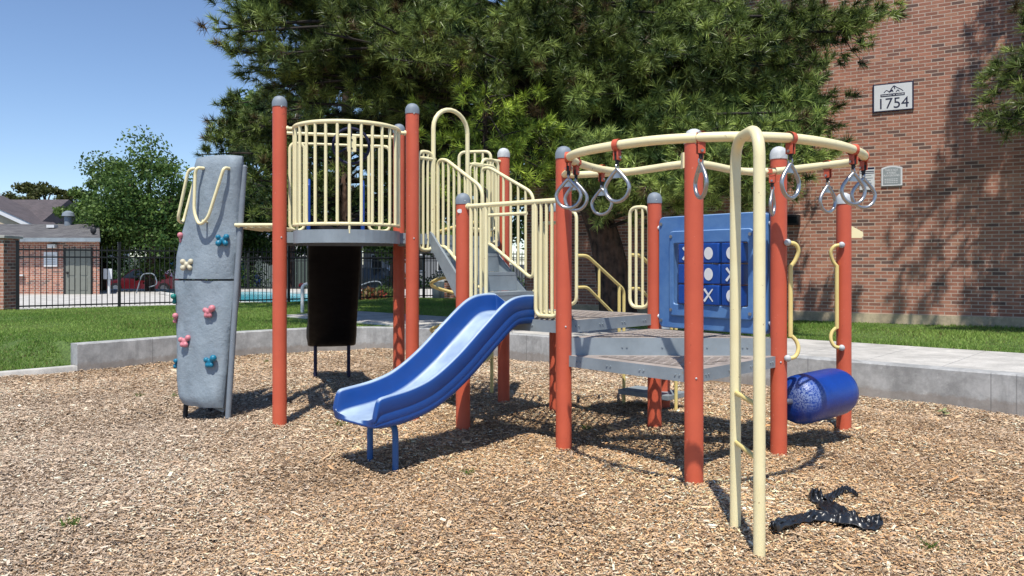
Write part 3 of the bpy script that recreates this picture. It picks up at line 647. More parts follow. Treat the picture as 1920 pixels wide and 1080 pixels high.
# log roll and hand grips
def log_roll():
    a, b = V(2.11, 6.05, .36), V(2.665, 6.45, .385); d = b - a; L = np.linalg.norm(d); d /= L; G_ = group_node('log_roll', (*((a + b) / 2)[:2], .17), PS); m = MB()
    prof = [(0, .05), (.004, .10), (.02, .145), (.05, .172), (.10, .186), (.16, .19), (L - .16, .19), (L - .10, .186), (L - .05, .172), (L - .02, .145), (L - .004, .10), (L, .05)]
    pts = [a + d * t for t, r in prof]; m.tube(pts, [r for t, r in prof], 32); obj('barrel', m, BARREL, G_, angle=60)
    obj('axle', MB().cyl(V(pK[0], pK[1], .365), a + d * .02, .022), STEEL, G_); obj('axle', MB().cyl(b, V(pL[0], pL[1], .375), .022), STEEL, G_)
def barrelmat():
    m, nt, b = newmat('dimpled_blue_plastic'); c = mix(nt, ramp(nt, noise(nt, 6), [(.3, 0), (.7, 1)]), (.007, .055, .34), (.006, .04, .25))
    tc = N(nt, 'ShaderNodeTexCoord'); g = N(nt, 'ShaderNodeVectorMath', operation='DISTANCE'); nt.links.new(tc.outputs['Object'], g.inputs[0]); g.inputs[1].default_value = (-.17, -.22, .24)
    rad = ramp(nt, g.outputs['Value'], [(.03, .8), (.15, 0)]); ms = ramp(nt, noise(nt, 75, 3, .8), [(.46, 0), (.52, 1)])
    c = mix(nt, mix(nt, 1, rad, ms, 'MULTIPLY'), c, (.45, .55, .75)); nt.links.new(c, b.inputs['Base Color']); b.inputs['Roughness'].default_value = .3
    bump(nt, b, noise(nt, 90, 2), .5, .006); return m
BARREL = barrelmat(); log_roll()
for (px, py), s in ((pK, 1), (pL, -1)):
    m = MB(); x = px + s * .055; y = py - .02; o_ = .075 * s
    m.tube(spline([(px + s * .03, y - .04, 1.56), (x + o_ * .6, y - .04, 1.55), (x + o_, y - .03, 1.50), (x + o_ * .75, y - .02, 1.43), (x + .02 * s, y - .02, 1.38)], 6), .015, 10)
    m.tube([(x + .02 * s, y - .02, 1.39), (x + .02 * s, y - .02, .86)], .017, 10)
    m.tube(spline([(x + .02 * s, y - .02, .87), (x + o_ * .8, y - .02, .83), (x + o_, y - .03, .77), (x + o_ * .6, y - .04, .71), (px + s * .03, y - .04, .70)], 6), .015, 10)
    h = obj('hand_grip', m, YEL, PS)
    for z in (1.56, .70): obj('clamp', MB().ell((px + s * .045, y - .045, z), (.026, .026, .026)), CAPW, h)
m = MB(); q = [(pL[0] + .05, 1.62), (pL[0] + .05, 1.73), (pL[0] + .16, 1.67), (pL[0] + .165, 1.64), (pL[0] + .15, 1.62)]
m.add([(x, pL[1], z) for x, z in q] + [(x, pL[1] + .012, z) for x, z in q], [(0, 1, 2, 3, 4), (9, 8, 7, 6, 5)] + [(i, (i + 1) % 5, 5 + (i + 1) % 5, 5 + i) for i in range(5)]); obj('bracket_plate', m, CREAM, PS, flat=True)
# overhead ring track
ZR = 2.07
def RT(px, py): Y = (ZR - HC) * F / (HY - py); return ((px - 960) / F * Y, Y, ZR)
ctrl = [(1068, 296), (1090, 285), (1160, 272), (1230, 263), (1310, 258), (1390, 256), (1480, 259), (1550, 268), (1595, 279), (1620, 292), (1608, 302), (1560, 309), (1500, 316), (1455, 321), (1400, 321.5), (1370, 318), (1330, 310), (1300, 307), (1265, 310), (1225, 316), (1180, 322), (1150, 321), (1115, 315), (1085, 306)]
OT = group_node('ring_track', (1.2, 5, ZR), PS)
m = MB(); m.tube(spline([RT(*c) for c in ctrl], 6, True), .0265, 14, closed=True)
m.tube([(pG[0], pG[1], 2.07), (.62, 5.95, 2.07), (.86, 5.83, 2.07)], .0255, 12); m.tube([(pK[0], pK[1], 2.07), (1.9, 5.95, 2.07), (1.7, 5.80, 2.07)], .0255, 12); m.tube([(pJ[0], pJ[1], 2.07), (1.21, 5.35, 2.07)], .024, 12)
m.tube([(pG[0], pG[1], 2.07), RT(1085, 306)], .0255, 12)
obj('track_tube', m, CREAM, OT)
m = MB()
m.box((pJ[0] - .066, pJ[1] + .03, 2.07), (.012, .06, .10)); obj('bracket', m, CREAM, OT)
LD = group_node('access_ladder', (1.182, 4.03, 0), PS); m = MB()
m.tube(fillet([(1.181, 3.82, -.1), (1.181, 3.82, 2.055), (1.184, 4.24, 2.055), (1.184, 4.24, -.1)], .15, 8), .0285, 16); obj('side_rails', m, CREAM, LD)
for z in (.72, .46): m = MB(); m.cyl((1.181, 3.83, z), (1.184, 4.23, z), .013, seg=10); obj('rung', m, YEL, LD)
# hanging grips
def hang_ring(x, y, z, rz, label):
    t = thing('hanging_ring', label, 'trapeze ring', (x, y, z - .33), 'trapeze rings hanging from the overhead track'); c = Matrix.Rotation(rz, 3, 'Z')
    def w(a, b, h): p = c @ Vector((a, b, 0)); return (x + p.x, y + p.y, z + h)
    m = MB(); k = 14; R = .035
    for j, (b0) in enumerate((-.017,)):
        ring = [];
        for s in range(k + 1):
            a = 2 * math.pi * s / k; ring.append((R * math.cos(a), R * math.sin(a)))
        vs = [w(p, -.018, q) for p, q in ring] + [w(p, .018, q) for p, q in ring]; m.add(vs, [(i, i + 1, k + 2 + i, k + 1 + i) for i in range(k)])
    m.box(w(0, -.012, -.055), (.042, .006, .06), rz); m.box(w(0, .012, -.055), (.042, .006, .06), rz); m.box(w(.02, 0, .0), (.05, .04, .03), rz)
    obj('clamp', m, RED, t, bevel=.002)
    m = MB(); m.box(w(0, 0, -.072), (.03, .016, .035), rz); m.cyl(w(0, 0, -.085), w(0, 0, -.115), .011, seg=10); obj('hanger', m, BLACKM, t, bevel=.002)
    obj('pin', MB().cyl(w(0, -.024, -.07), w(0, .024, -.07), .008, seg=8), STEEL, t); m = MB()
    lk = [w(.012 * math.cos(a), 0, -.125 + .018 * math.sin(a)) for a in [2 * math.pi * i / 12 for i in range(12)]]; m.tube(lk, .0045, 6, closed=True); obj('link', m, STEEL, t)
    m = MB(); gp = []
    for i in range(36):
        a = 2 * math.pi * i / 36 - math.pi / 2; rr = .080; q = math.sin(a)
        xx = rr * math.cos(a) * (1 if q < 0 else (1 - .72 * q ** 1.5)); zz = -.238 + (rr * q if q < 0 else .10 * q); gp.append(w(0, xx, zz))
    rad = [.0088 if .2 < i / 36 < .8 else .0108 for i in range(36)]; m.tube(gp, .0112, 10, closed=True); obj('grip', m, STEEL, t, angle=80)
    m = MB(); m.add([w(.003, 0, -.142), w(.003, .030, -.185), w(.003, -.030, -.185), w(-.003, 0, -.142), w(-.003, .030, -.185), w(-.003, -.030, -.185)], [(0, 1, 2), (5, 4, 3), (0, 3, 4, 1), (1, 4, 5, 2), (2, 5, 3, 0)]); obj('web_plate', m, STEEL, t, flat=True)
rings = [(1066, 295, 70, 'front one of the two overlapping metal rings at the left end of the track'), (1080, 303.5, 60, 'rear one of the two overlapping metal rings at the left end of the track'),
    (1128, 318, 55, 'small metal ring hanging on the rear left bend of the track'), (1157, 272.3, 50, 'metal ring hanging from the front left of the track before the pine'),
    (1314, 258, 8, 'metal ring seen edge-on in front of the centre red post'), (1482, 259.2, 128, 'metal ring hanging from the front tube just right of the cream ladder poles'),
    (1448, 321, 152, 'narrow metal ring on the rear tube before the right red post'), (1552, 310, 122, 'metal ring on the rear right tube before the brick wall'),
    (1600, 281, 105, 'large metal ring at the right end of the track, left of its twin'), (1619, 294, 100, 'rightmost metal ring, beside the small white wall sign')]
for px, py, rz, lb in rings: hang_ring(*RT(px, py), math.radians(rz), lb)
# climbing wall joined by a short bridge
def climbing_wall():
    Wl = group_node('climbing_wall', (-2.8, 7.4, 0), PS); Wl['label'] = 'grey textured climbing wall with coloured handholds and two cream loops'
    def slab(name, P, gap, seed, th=.055):     # P(u,v)->point, normal n
        m = MB(); nu, nv = 14, 40; rnd = random.Random(seed); ph = [rnd.uniform(0, 6) for _ in range(6)]
        def g(u, v, b):
            p, n = P(u, v); e = min(u, 1 - u, v * 1.5, (1 - v) * 1.5); rd = -.03 * (1 - min(1, e / .07)) ** 2
            dd = .008 * math.sin(9 * u + 7 * v + ph[0]) + .006 * math.sin(21 * v - 5 * u + ph[1]) + .004 * math.sin(17 * u + 31 * v + ph[2])
            return p + n * ((dd + rd) if b == 0 else -th)
        vs = [];
        for b in (0, 1):
            for j in range(nv + 1):
                for i in range(nu + 1): vs.append(g(i / nu, gap[0] + (gap[1] - gap[0]) * j / nv, b))
        K_ = (nu + 1) * (nv + 1); fs = []
        for j in range(nv):
            for i in range(nu):
                a = j * (nu + 1) + i; fs += [(a, a + 1, a + nu + 2, a + nu + 1), (K_ + a, K_ + a + nu + 1, K_ + a + nu + 2, K_ + a + 1)]
        for j in range(nv):
            for i in (0, nu): a = j * (nu + 1) + i; fs.append((a, a + nu + 1, K_ + a + nu + 1, K_ + a))
        for i in range(nu):
            for j in (0, nv): a = j * (nu + 1) + i; fs.append((a, a + 1, K_ + a + 1, K_ + a))
        m.add(vs, fs); return obj(name, m, WALLG, Wl, angle=50)
    kl = [(0, 330), (.03, 321), (.15, 317), (.5, 309), (.6, 312), (.8, 337), (.97, 351), (1, 357)]
    def itp(t, K_):
        for (a, x), (b, y) in zip(K_[:-1], K_[1:]):
            if t <= b: return x + (y - x) * (t - a) / (b - a)
        return K_[-1][1]
    def front(u, v):
        Y = 7.22 + .05 * math.sin(math.pi * v) - .04 * u + .03 * (u - .5) ** 2; z = .105 + v * 2.27; py = HY + (HC - z) * F / 7.25
        xl = (itp(v, kl) - 960) / F * 7.25; xr = (419 + 37 * v - 960) / F * 7.25
        return V(xl + (xr - xl) * u, Y - .06 * math.sin(math.pi * u) + (1 - u) * .14, z + .012 * math.sin(math.pi * u) * (v > .9)), V(-.12, -1, .02) / 1.007
    slab('wall_panel', front, (0, .503), 1); slab('wall_panel', front, (.511, 1), 2)
    def left(u, v):
        p, _ = front(0, v); return p + V(.045 + .03 * u, .045 + .42 * u, -.0), V(-.99, .10, 0)
    slab('wall_panel', left, (0, .503), 3); slab('wall_panel', left, (.511, 1), 4)
    def back(u, v):
        p, _ = front(1, v); return p + V(.035 - .30 * u, .10 + .40 * u, -.05), V(.80, .6, 0)
    slab('wall_panel', back, (0, 1), 5)
    m = MB(); m.tube([(-2.575, 7.235, -.1), (-2.55, 7.235, .3), (-2.43, 7.26, 2.28)], .026, 12); m.ell((-2.43, 7.26, 2.28), (.027, .027, .02)); obj('support_pole', m, CAPM, Wl)
    for x, y in ((-3.05, 7.45), (-2.93, 7.75)): m = MB(); m.tube([(x, y, -.1), (x + .03, y, .3)], .022, 10); obj('leg', m, BLACKM, Wl)
    def onf(px, py, d=0):
        z = HC - (py - HY) / F * 7.2; v = (z - .105) / 2.27; xl = (itp(max(0, min(1, v)), kl) - 960) / F * 7.25; xr = (419 + 37 * v - 960) / F * 7.25; x = (px - 960) / F * 7.2
        u = (x - xl) / (xr - xl); p, n = front(u, v); return p + n * d
    def hold(c, col, seed, s=1.0, nrm=(0, -1, 0)):
        rnd = random.Random(seed); m = MB(); n = V(*nrm); t = np.cross(n, (0, 0, 1)); t /= np.linalg.norm(t)
        kinds = [[(-.032, .028, .030), (.034, .012, .027), (.0, .0, .024), (-.012, -.034, .024), (.020, -.034, .024)], [(-.036, .028, .026), (.036, .026, .026), (-.030, -.030, .026), (.034, -.030, .027), (0, 0, .024)]]
        for a, b, r in kinds[seed % 2]:
            q = V(*c) + t * a * s + V(0, 0, b * s) + n * (.012 + rnd.uniform(0, .012)); m.ell(q, (r * s * rnd.uniform(.9, 1.1),) * 3, 12, 8)
        o = obj('handhold', m, col, Wl, angle=180); rm = o.modifiers.new('remesh', 'REMESH'); rm.mode = 'VOXEL'; rm.voxel_size = .007; rm.use_smooth_shade = True
        sm = o.modifiers.new('smooth', 'SMOOTH'); sm.iterations = 4; return o
    for i, (px, py, col, k) in enumerate([(417, 450, TEAL, 1), (343, 496, BONE, 3), (391, 584, PINK, 2), (339, 641, PINK, 4), (395, 677, TEAL, 6)]): hold(onf(px, py, .01), col, k)
    for i, (px, py, col, k) in enumerate([(333, 446, PINK, 2), (320, 560, GREEN, 6), (322, 596, PINK, 8), (323, 680, TEAL, 4)]):
        z = HC - (py - HY) / F * 7.45; v = (z - .105) / 2.27; q = V((px + 11 - 960) / F * 7.42, 7.42, z); hold(q, col, k, .85, (-.97, -.2, 0))
    m = MB(); dp = .075
    m.tube(fillet([onf(377, 316, .0), onf(370, 316, dp), onf(366, 326, dp), onf(364, 398, dp), onf(377, 424, dp), onf(395, 410, dp), onf(428, 318, dp), onf(431, 318, 0)], .07, 6), .0145, 10)
    m.cyl(onf(384, 414, dp), onf(385, 416, 0), .009, seg=8); obj('grab_loop', m, CREAM, Wl)
    m = MB(); e = lambda a, z, d: tuple(left(a, (z - .105) / 2.27)[0] + left(a, .5)[1] * d)
    m.tube(fillet([TP(379, 317, 7.36), TP(354, 315, 7.36), TP(333, 412, 7.40), TP(343, 419, 7.62), TP(368, 325, 7.66), TP(380, 325, 7.66)], .07, 6), .0145, 10); obj('grab_loop', m, CREAM, Wl)
climbing_wall()
m = MB(); B_ = group_node('bridge', (-2.3, 7.5, 1.7), PS)
for y in (7.22, 8.02): obj('side_rail', MB().tube([(-2.50, y, 1.752), (-2.14 - (y - 7.22) * .26, y, 1.752)], .017, 10), CREAM, B_)
for i in range(6): x = -2.47 + i * .07; obj('rung', MB().cyl((x, 7.22, 1.735), (x - .03, 8.02, 1.735), .013, seg=8), CREAM, B_)
# small sticker on the post beside the slide
m = MB(); k = 16; m.add([(pE[0] - .012 + .024 * math.cos(2 * math.pi * i / k) * .9 - .012, pE[1] - .0625 + .003, 1.845 + .018 * math.sin(2 * math.pi * i / k)) for i in range(k)], [tuple(range(k))]); obj('sticker', m, WHITE, PS, flat=True)
# ------------------------------------------------------------------ few weeds in the chips (stuff)
wv = []; wr = np.random.default_rng(12)
for px, py in ((135, 990), (880, 888), (1058, 700), (330, 745), (260, 742), (500, 678), (1590, 760), (640, 798), (1100, 800), (1740, 1020)):
    g = V(*GP(px, py, .0)); g[2] = hmulch(g[0], g[1])
    for _ in range(22):
        b = g + V(wr.normal(0, .025), wr.normal(0, .025), 0); t = b + V(wr.normal(0, .03), wr.normal(0, .03), wr.uniform(.02, .055)); e_ = V(wr.normal(0, .004), wr.normal(0, .004), 0); wv += [b - e_, b + e_, t]
tag(raw('weeds', np.array(wv), 3, GRASSM, colors=np.tile(np.array([[.12, .20, .04]]), (len(wv) // 3, 1))), 'small green weeds sprouting here and there in the wood chips', 'weeds', kind='stuff')
# ------------------------------------------------------------------ black rag
def rag():
    m = MB(); rd = random.Random(5)
    def strip(path, widths, folds, h, ph):
        P = spline([GP(a, b)[:2] + (0,) for a, b in path], 14); n = len(P); nu = 26; W_ = np.interp(np.linspace(0, 1, n), np.linspace(0, 1, len(widths)), widths); vs = []
        for i, p in enumerate(P):
            q0, q1 = P[max(i - 1, 0)], P[min(i + 1, n - 1)]; t = (q1 - q0)[:2]; t = t / (np.linalg.norm(t) + 1e-9); s_ = V(-t[1], t[0]); f = i / (n - 1)
            for j in range(nu + 1):
                u = j / nu - .5; edge = 1 - (abs(u) * 2) ** 4
                k = math.pi * folds * (u + .12 * math.sin(5 * f + ph)) + 1.3 * math.sin(7 * f + ph); z = h * abs(math.sin(k)) ** .8 * (.55 + .45 * math.sin(11 * f + ph * 2)) + .010 * abs(math.sin(26 * f + 9 * u + ph)) + .006 * math.sin(47 * f - 21 * u)
                xy = p[:2] + s_ * W_[i] * (u + .05 * math.sin(19 * f + 3 * ph) + .03 * math.sin(37 * f + 8 * u)); vs.append((xy[0], xy[1], hmulch(*xy) + .016 + z * (.35 + .65 * edge)))
        m.add(vs, [(i * (nu + 1) + j, i * (nu + 1) + j + 1, (i + 1) * (nu + 1) + j + 1, (i + 1) * (nu + 1) + j) for i in range(n - 1) for j in range(nu)])
    strip([(1450, 1008), (1478, 992), (1515, 983), (1555, 982), (1590, 984)], [.05, .11, .12, .13, .10], 3, .035, .4)
    strip([(1545, 975), (1575, 978), (1605, 984), (1630, 985), (1650, 982)], [.12, .24, .24, .17, .03], 5, .040, 1.7)
    strip([(1585, 978), (1560, 962), (1545, 948), (1530, 938), (1535, 928)], [.14, .13, .10, .09, .04], 3, .040, 2.6)
    strip([(1545, 946), (1562, 934), (1582, 927), (1600, 931), (1607, 937)], [.09, .06, .045, .04, .015], 2, .022, 3.9)
    mt = paint('black_plastic_sheet', (.010, .011, .013), (.020, .022, .026), .30, 20, 1); mt.node_tree.nodes['Principled BSDF'].inputs['Specular IOR Level'].default_value = .7
    o = obj('black_rag', m, mt, angle=50); so = o.modifiers.new('solid', 'SOLIDIFY'); so.thickness = .002
    tag(o, 'crumpled black plastic rag lying on the wood chips', 'rag')
rag()
def twig(pts, r, lab, mat, cat='stick'):
    m = MB(); m.tube([GP(*p, .02) for p in pts], r, 6); tag(obj('stick', m, mat), lab, cat)
STK = paint('stick_wood', (.42, .30, .19), (.28, .2, .13), .8, 9, 1)
twig([(238, 765), (262, 768), (290, 777)], .008, 'thin pale stick on the wood chips left of the climbing wall', STK)
twig([(1598, 808), (1610, 815), (1622, 827)], .005, 'thin twig at the foot of the rightmost red post', STK)
m = MB()
for i in range(9):
    a = random.uniform(0, 6); r = random.uniform(.0, .05); q = V(*GP(1768, 774, .02)) + V(r * math.cos(a), r * math.sin(a), .004 * i); b = random.uniform(0, 6); d = V(math.cos(b), math.sin(b), .25) * .035; s_ = V(-math.sin(b), math.cos(b), .1) * .018
    m.add([q - d, q + s_, q + d, q - s_], [(0, 1, 2, 3)])
tag(obj('fallen_leaves', m, paint('dry_leaf', (.30, .34, .14), None, .7), flat=True), 'small pale green clump of fallen leaves on the chips near the wall', 'leaves')
# ------------------------------------------------------------------ brick building and what hangs on it
BD = V(1.0, -.6) / math.hypot(1, .6); BN = V(-.6, -1.0) / math.hypot(1, .6)   # along the wall to the right, and out of it
def bw(px, py, out=0.0):                    # where a photo ray meets the wall plane
    r = (px - 960) / F; Y = (14.3 + .6 * 7.06) / (1 + .6 * r); p = V(r * Y, Y) + BN * out; return V(p[0], p[1], HC - (py - HY) / F * Y)
b0 = bw(985, 600)[:2]; b1 = bw(2150, 600)[:2]
BL = thing('brick_building', 'tall red brick apartment building wall on the right', 'building', (*b0, LT))
def wallbox(m, a, b, depth, z0, z1, out=0.0):
    a = V(*a) + BN * out; b = V(*b) + BN * out; m.prism([tuple(a), tuple(b), tuple(b - BN * depth), tuple(a - BN * depth)], z0, z1)
wx = [(1372, 30, 1472, 138), (1010, -160, 1085, -60)]
holes = []
for x0, y0, x1, y1 in wx:
    t0 = np.dot(bw(x0, y0)[:2] - b0, BD); t1 = np.dot(bw(x1, y1)[:2] - b0, BD); zc = (bw(x0, y0)[2] + bw(x1, y0)[2]) / 2; zb = (bw(x0, y1)[2] + bw(x1, y1)[2]) / 2; holes.append((t0, t1, zb, zc))
Lw = np.linalg.norm(b1 - b0); ZT = 10.5; us = sorted({0, Lw} | {h for a in holes for h in a[:2]}); zs = sorted({.5, ZT} | {h for a in holes for h in a[2:]}); m = MB()
for i in range(len(us) - 1):
    for j in range(len(zs) - 1):
        cu, cz = (us[i] + us[i + 1]) / 2, (zs[j] + zs[j + 1]) / 2
        if any(a < cu < b and c < cz < d for a, b, c, d in holes): continue
        q = lambda u, z: (*(b0 + BD * u), z); m.add([q(us[i], zs[j]), q(us[i + 1], zs[j]), q(us[i + 1], zs[j + 1]), q(us[i], zs[j + 1])], [(0, 1, 2, 3)])
e0, e1 = b0 - BN * 12, b1 - BN * 12
m.add([(*b0, .5), (*e0, .5), (*e0, ZT), (*b0, ZT)], [(0, 1, 2, 3)]); m.add([(*b1, .5), (*e1, .5), (*e1, ZT), (*b1, ZT)], [(3, 2, 1, 0)])
obj('wall', m, BRICK, BL, flat=True, wear_uv=True)
m = MB(); wallbox(m, b0 - BD * .03, b1 + BD * .03, 12.0, .1, .5, .035); obj('foundation', m, FOUND, BL, wear_uv=True)
m = MB(); wallbox(m, b0 - BD * .4, b1 + BD * .4, 12.8, ZT, ZT + .35, .4); obj('roof', m, CONCL, BL)
for (a, b, c, d) in holes:
    wn = group_node('window', (*(b0 + BD * (a + b) / 2), c), BL); q0, q1 = b0 + BD * a, b0 + BD * b; m = MB()
    wallbox(m, q0, q1, .06, c, c + .05, -.08); wallbox(m, q0, q1, .06, d - .05, d, -.08)
    for t in (0, .5, .955): wallbox(m, L2(q0, q1, t), L2(q0, q1, t + .045), .055, c + .05, d - .05, -.082)
    obj('frame', m, WHITE, wn); m = MB(); wallbox(m, q0, q1, .01, c, d, -.12); obj('pane', m, GLASS, wn); m = MB(); wallbox(m, q0 - BD * .08, q1 + BD * .08, .13, c - .08, c - .002, .05); obj('sill', m, CONCL, wn)
def text(body, size, place, mat, parent, name='lettering', sx=1.0, depth=.001, bold=0):
    cu = bpy.data.curves.new('txt', 'FONT'); cu.body = body; cu.size = size; cu.align_x = 'CENTER'; cu.align_y = 'CENTER'; cu.extrude = depth; cu.offset = bold
    to = bpy.data.objects.new('txt', cu); C.objects.link(to); dg = bpy.context.evaluated_depsgraph_get(); dg.update(); me = bpy.data.meshes.new_from_object(to.evaluated_get(dg)); bpy.data.objects.remove(to)
    v = np.empty(len(me.vertices) * 3); me.vertices.foreach_get('co', v); v = v.reshape(-1, 3); o3 = V(*place)
    w_ = o3 + np.outer(v[:, 0] * sx, (*BD, 0)) + np.outer(v[:, 1], (0, 0, 1)) + np.outer(v[:, 2], (*BN, 0)); w_ -= o3
    me.vertices.foreach_set('co', w_.ravel()); me.update(); me.name = name
    return finish(name, me, tuple(o3), mat, parent)
def signbox(t, x0, y0, x1, y1, mat, name, out0=.005, out1=.03, grow=0.0):
    p, q = bw(x0, (y0 + y1) / 2), bw(x1, (y0 + y1) / 2); xm = (x0 + x1) / 2; zt, zb = bw(xm, y0)[2], bw(xm, y1)[2]
    a, b = p[:2] - BD * grow, q[:2] + BD * grow; m = MB(); wallbox(m, a, b, out1 - out0, zb - grow, zt + grow, out1); return obj(name, m, mat, t), (a, b, zb, zt)
c = bw(1675, 182); S1 = thing('address_sign', 'white rectangular sign numbered 1754 with mountain logo on the brick wall', 'sign', tuple(c))
signbox(S1, 1637, 156, 1713, 208, DARKB, 'frame', .004, .03, .003); _, (a, b, zb, zt) = signbox(S1, 1639.5, 158, 1710.5, 206.5, WHITE, 'panel', .03, .033, 0)
Wd = np.linalg.norm(b - a); Hh = zt - zb; cu_ = (a + b) / 2; on = lambda u, z, o=.0345: (*(cu_ + BD * u * Wd + BN * o), zb + Hh * z)
text('1754', Hh * .58, on(0, .245), DARKB, S1, 'number', .98)
m = MB(); wallbox(m, cu_ + BD * Wd * -.33, cu_ + BD * Wd * .31, .002, zb + Hh * .535, zb + Hh * .635, .036); obj('banner', m, DARKB, S1)
m = MB()
for i in range(20):
    if i in (9, 12): continue
    u = -.30 + i * .030; q0 = cu_ + BD * Wd * u; wallbox(m, q0, q0 + BD * Wd * .020, .001, zb + Hh * .565, zb + Hh * (.595 + .012 * (i % 3 == 0)), .0375)
obj('banner_lettering', m, WHITE, S1)
m = MB()
def stroke(pts, wv=.012):
    for p, q in zip(pts[:-1], pts[1:]):
        P0, P1 = V(*on(*p)), V(*on(*q)); m.beam(P0, P1, .002, wv)
stroke([(-.24, .69), (-.17, .78), (-.10, .72)]); stroke([(-.10, .68), (-.03, .84), (.03, .93), (.05, .80)], .016); stroke([(-.06, .70), (-.02, .78), (.0, .70)], .018); stroke([(.03, .93), (.12, .84), (.2, .78), (.27, .70)], .012); stroke([(.08, .68), (.13, .76), (.17, .69)])
obj('mountain_logo', m, DARKB, S1)
c = bw(1672, 330); S2 = thing('plaque', 'grey arched-top plaque with white lettering on the brick wall', 'sign', tuple(c))
def arched(x0, y0, x1, y1, rise, mat, name, o0, o1, parent):
    p, q = bw(x0, 330), bw(x1, 330); xm = (x0 + x1) / 2; zt, zb = bw(xm, y0)[2], bw(xm, y1)[2]; L = np.linalg.norm(q - p); m = MB(); pts = [(0, zb), (L, zb)] + [(L * (1 - i / 8), zt - rise * (1 - math.sin(math.pi * i / 8))) for i in range(9)]
    k = len(pts); f = lambda u, z, o: (*(p[:2] + BD * u + BN * o), z); m.add([f(u, z, o0) for u, z in pts] + [f(u, z, o1) for u, z in pts], [tuple(range(k)), tuple(range(2 * k - 1, k - 1, -1))] + [(i, (i + 1) % k, k + (i + 1) % k, k + i) for i in range(k)]); return obj(name, m, mat, parent, flat=True)
GPL = paint('plaque_grey', (.33, .36, .37), None, .6)
arched(1653, 311, 1692, 348.5, .035, WHITE, 'border', .005, .025, S2); arched(1656, 313.5, 1689, 346, .035, GPL, 'face', .024, .027, S2)
for i, (tx, sz) in enumerate((('THIS IS NOT', .05), ('A PUBLIC', .05), ('PLAYGROUND', .05))): q = bw(1672, 319.5 + i * 5.0, .0285); text(tx, sz, tuple(q), WHITE, S2, 'lettering', .78, .0005, .001)
for k in range(3): m = MB(); q = bw(1672.5, 336 + 3.2 * k, .029); [wallbox(m, q[:2] + BD * u, q[:2] + BD * (u + .03), .001, q[2] - .006, q[2] + .006, 0) for u in np.arange(-.12, .10, .037)]; obj('small_print', m, WHITE, S2)
c = bw(1628, 335); S3 = thing('rules_sign', 'white notice with dark header partly behind the trapeze rings', 'sign', tuple(c))
signbox(S3, 1612, 314, 1640, 356, WHITE, 'panel', .004, .02); signbox(S3, 1612.5, 314.5, 1639.5, 318, DARKB, 'header', .02, .022); signbox(S3, 1613, 321, 1639, 322.6, DARKB, 'rule_line', .02, .022); signbox(S3, 1613, 324.5, 1639, 325.8, DARKB, 'rule_line', .02, .022)
for k, wv in enumerate((19, 22, 18, 20, 15)): signbox(S3, 1615, 329 + 4.7 * k, 1615 + wv, 330.3 + 4.7 * k, GPL, 'small_print', .02, .022)
c = bw(1488, 411); S4 = thing('wall_light', 'dark boxy flood light fixed low on the brick wall', 'lamp', tuple(c))
_o, _r = signbox(S4, 1470, 404, 1501, 422, BLACKM, 'housing', .0, .16); signbox(S4, 1474, 407, 1497, 419, GLASS, 'lens', .16, .165)
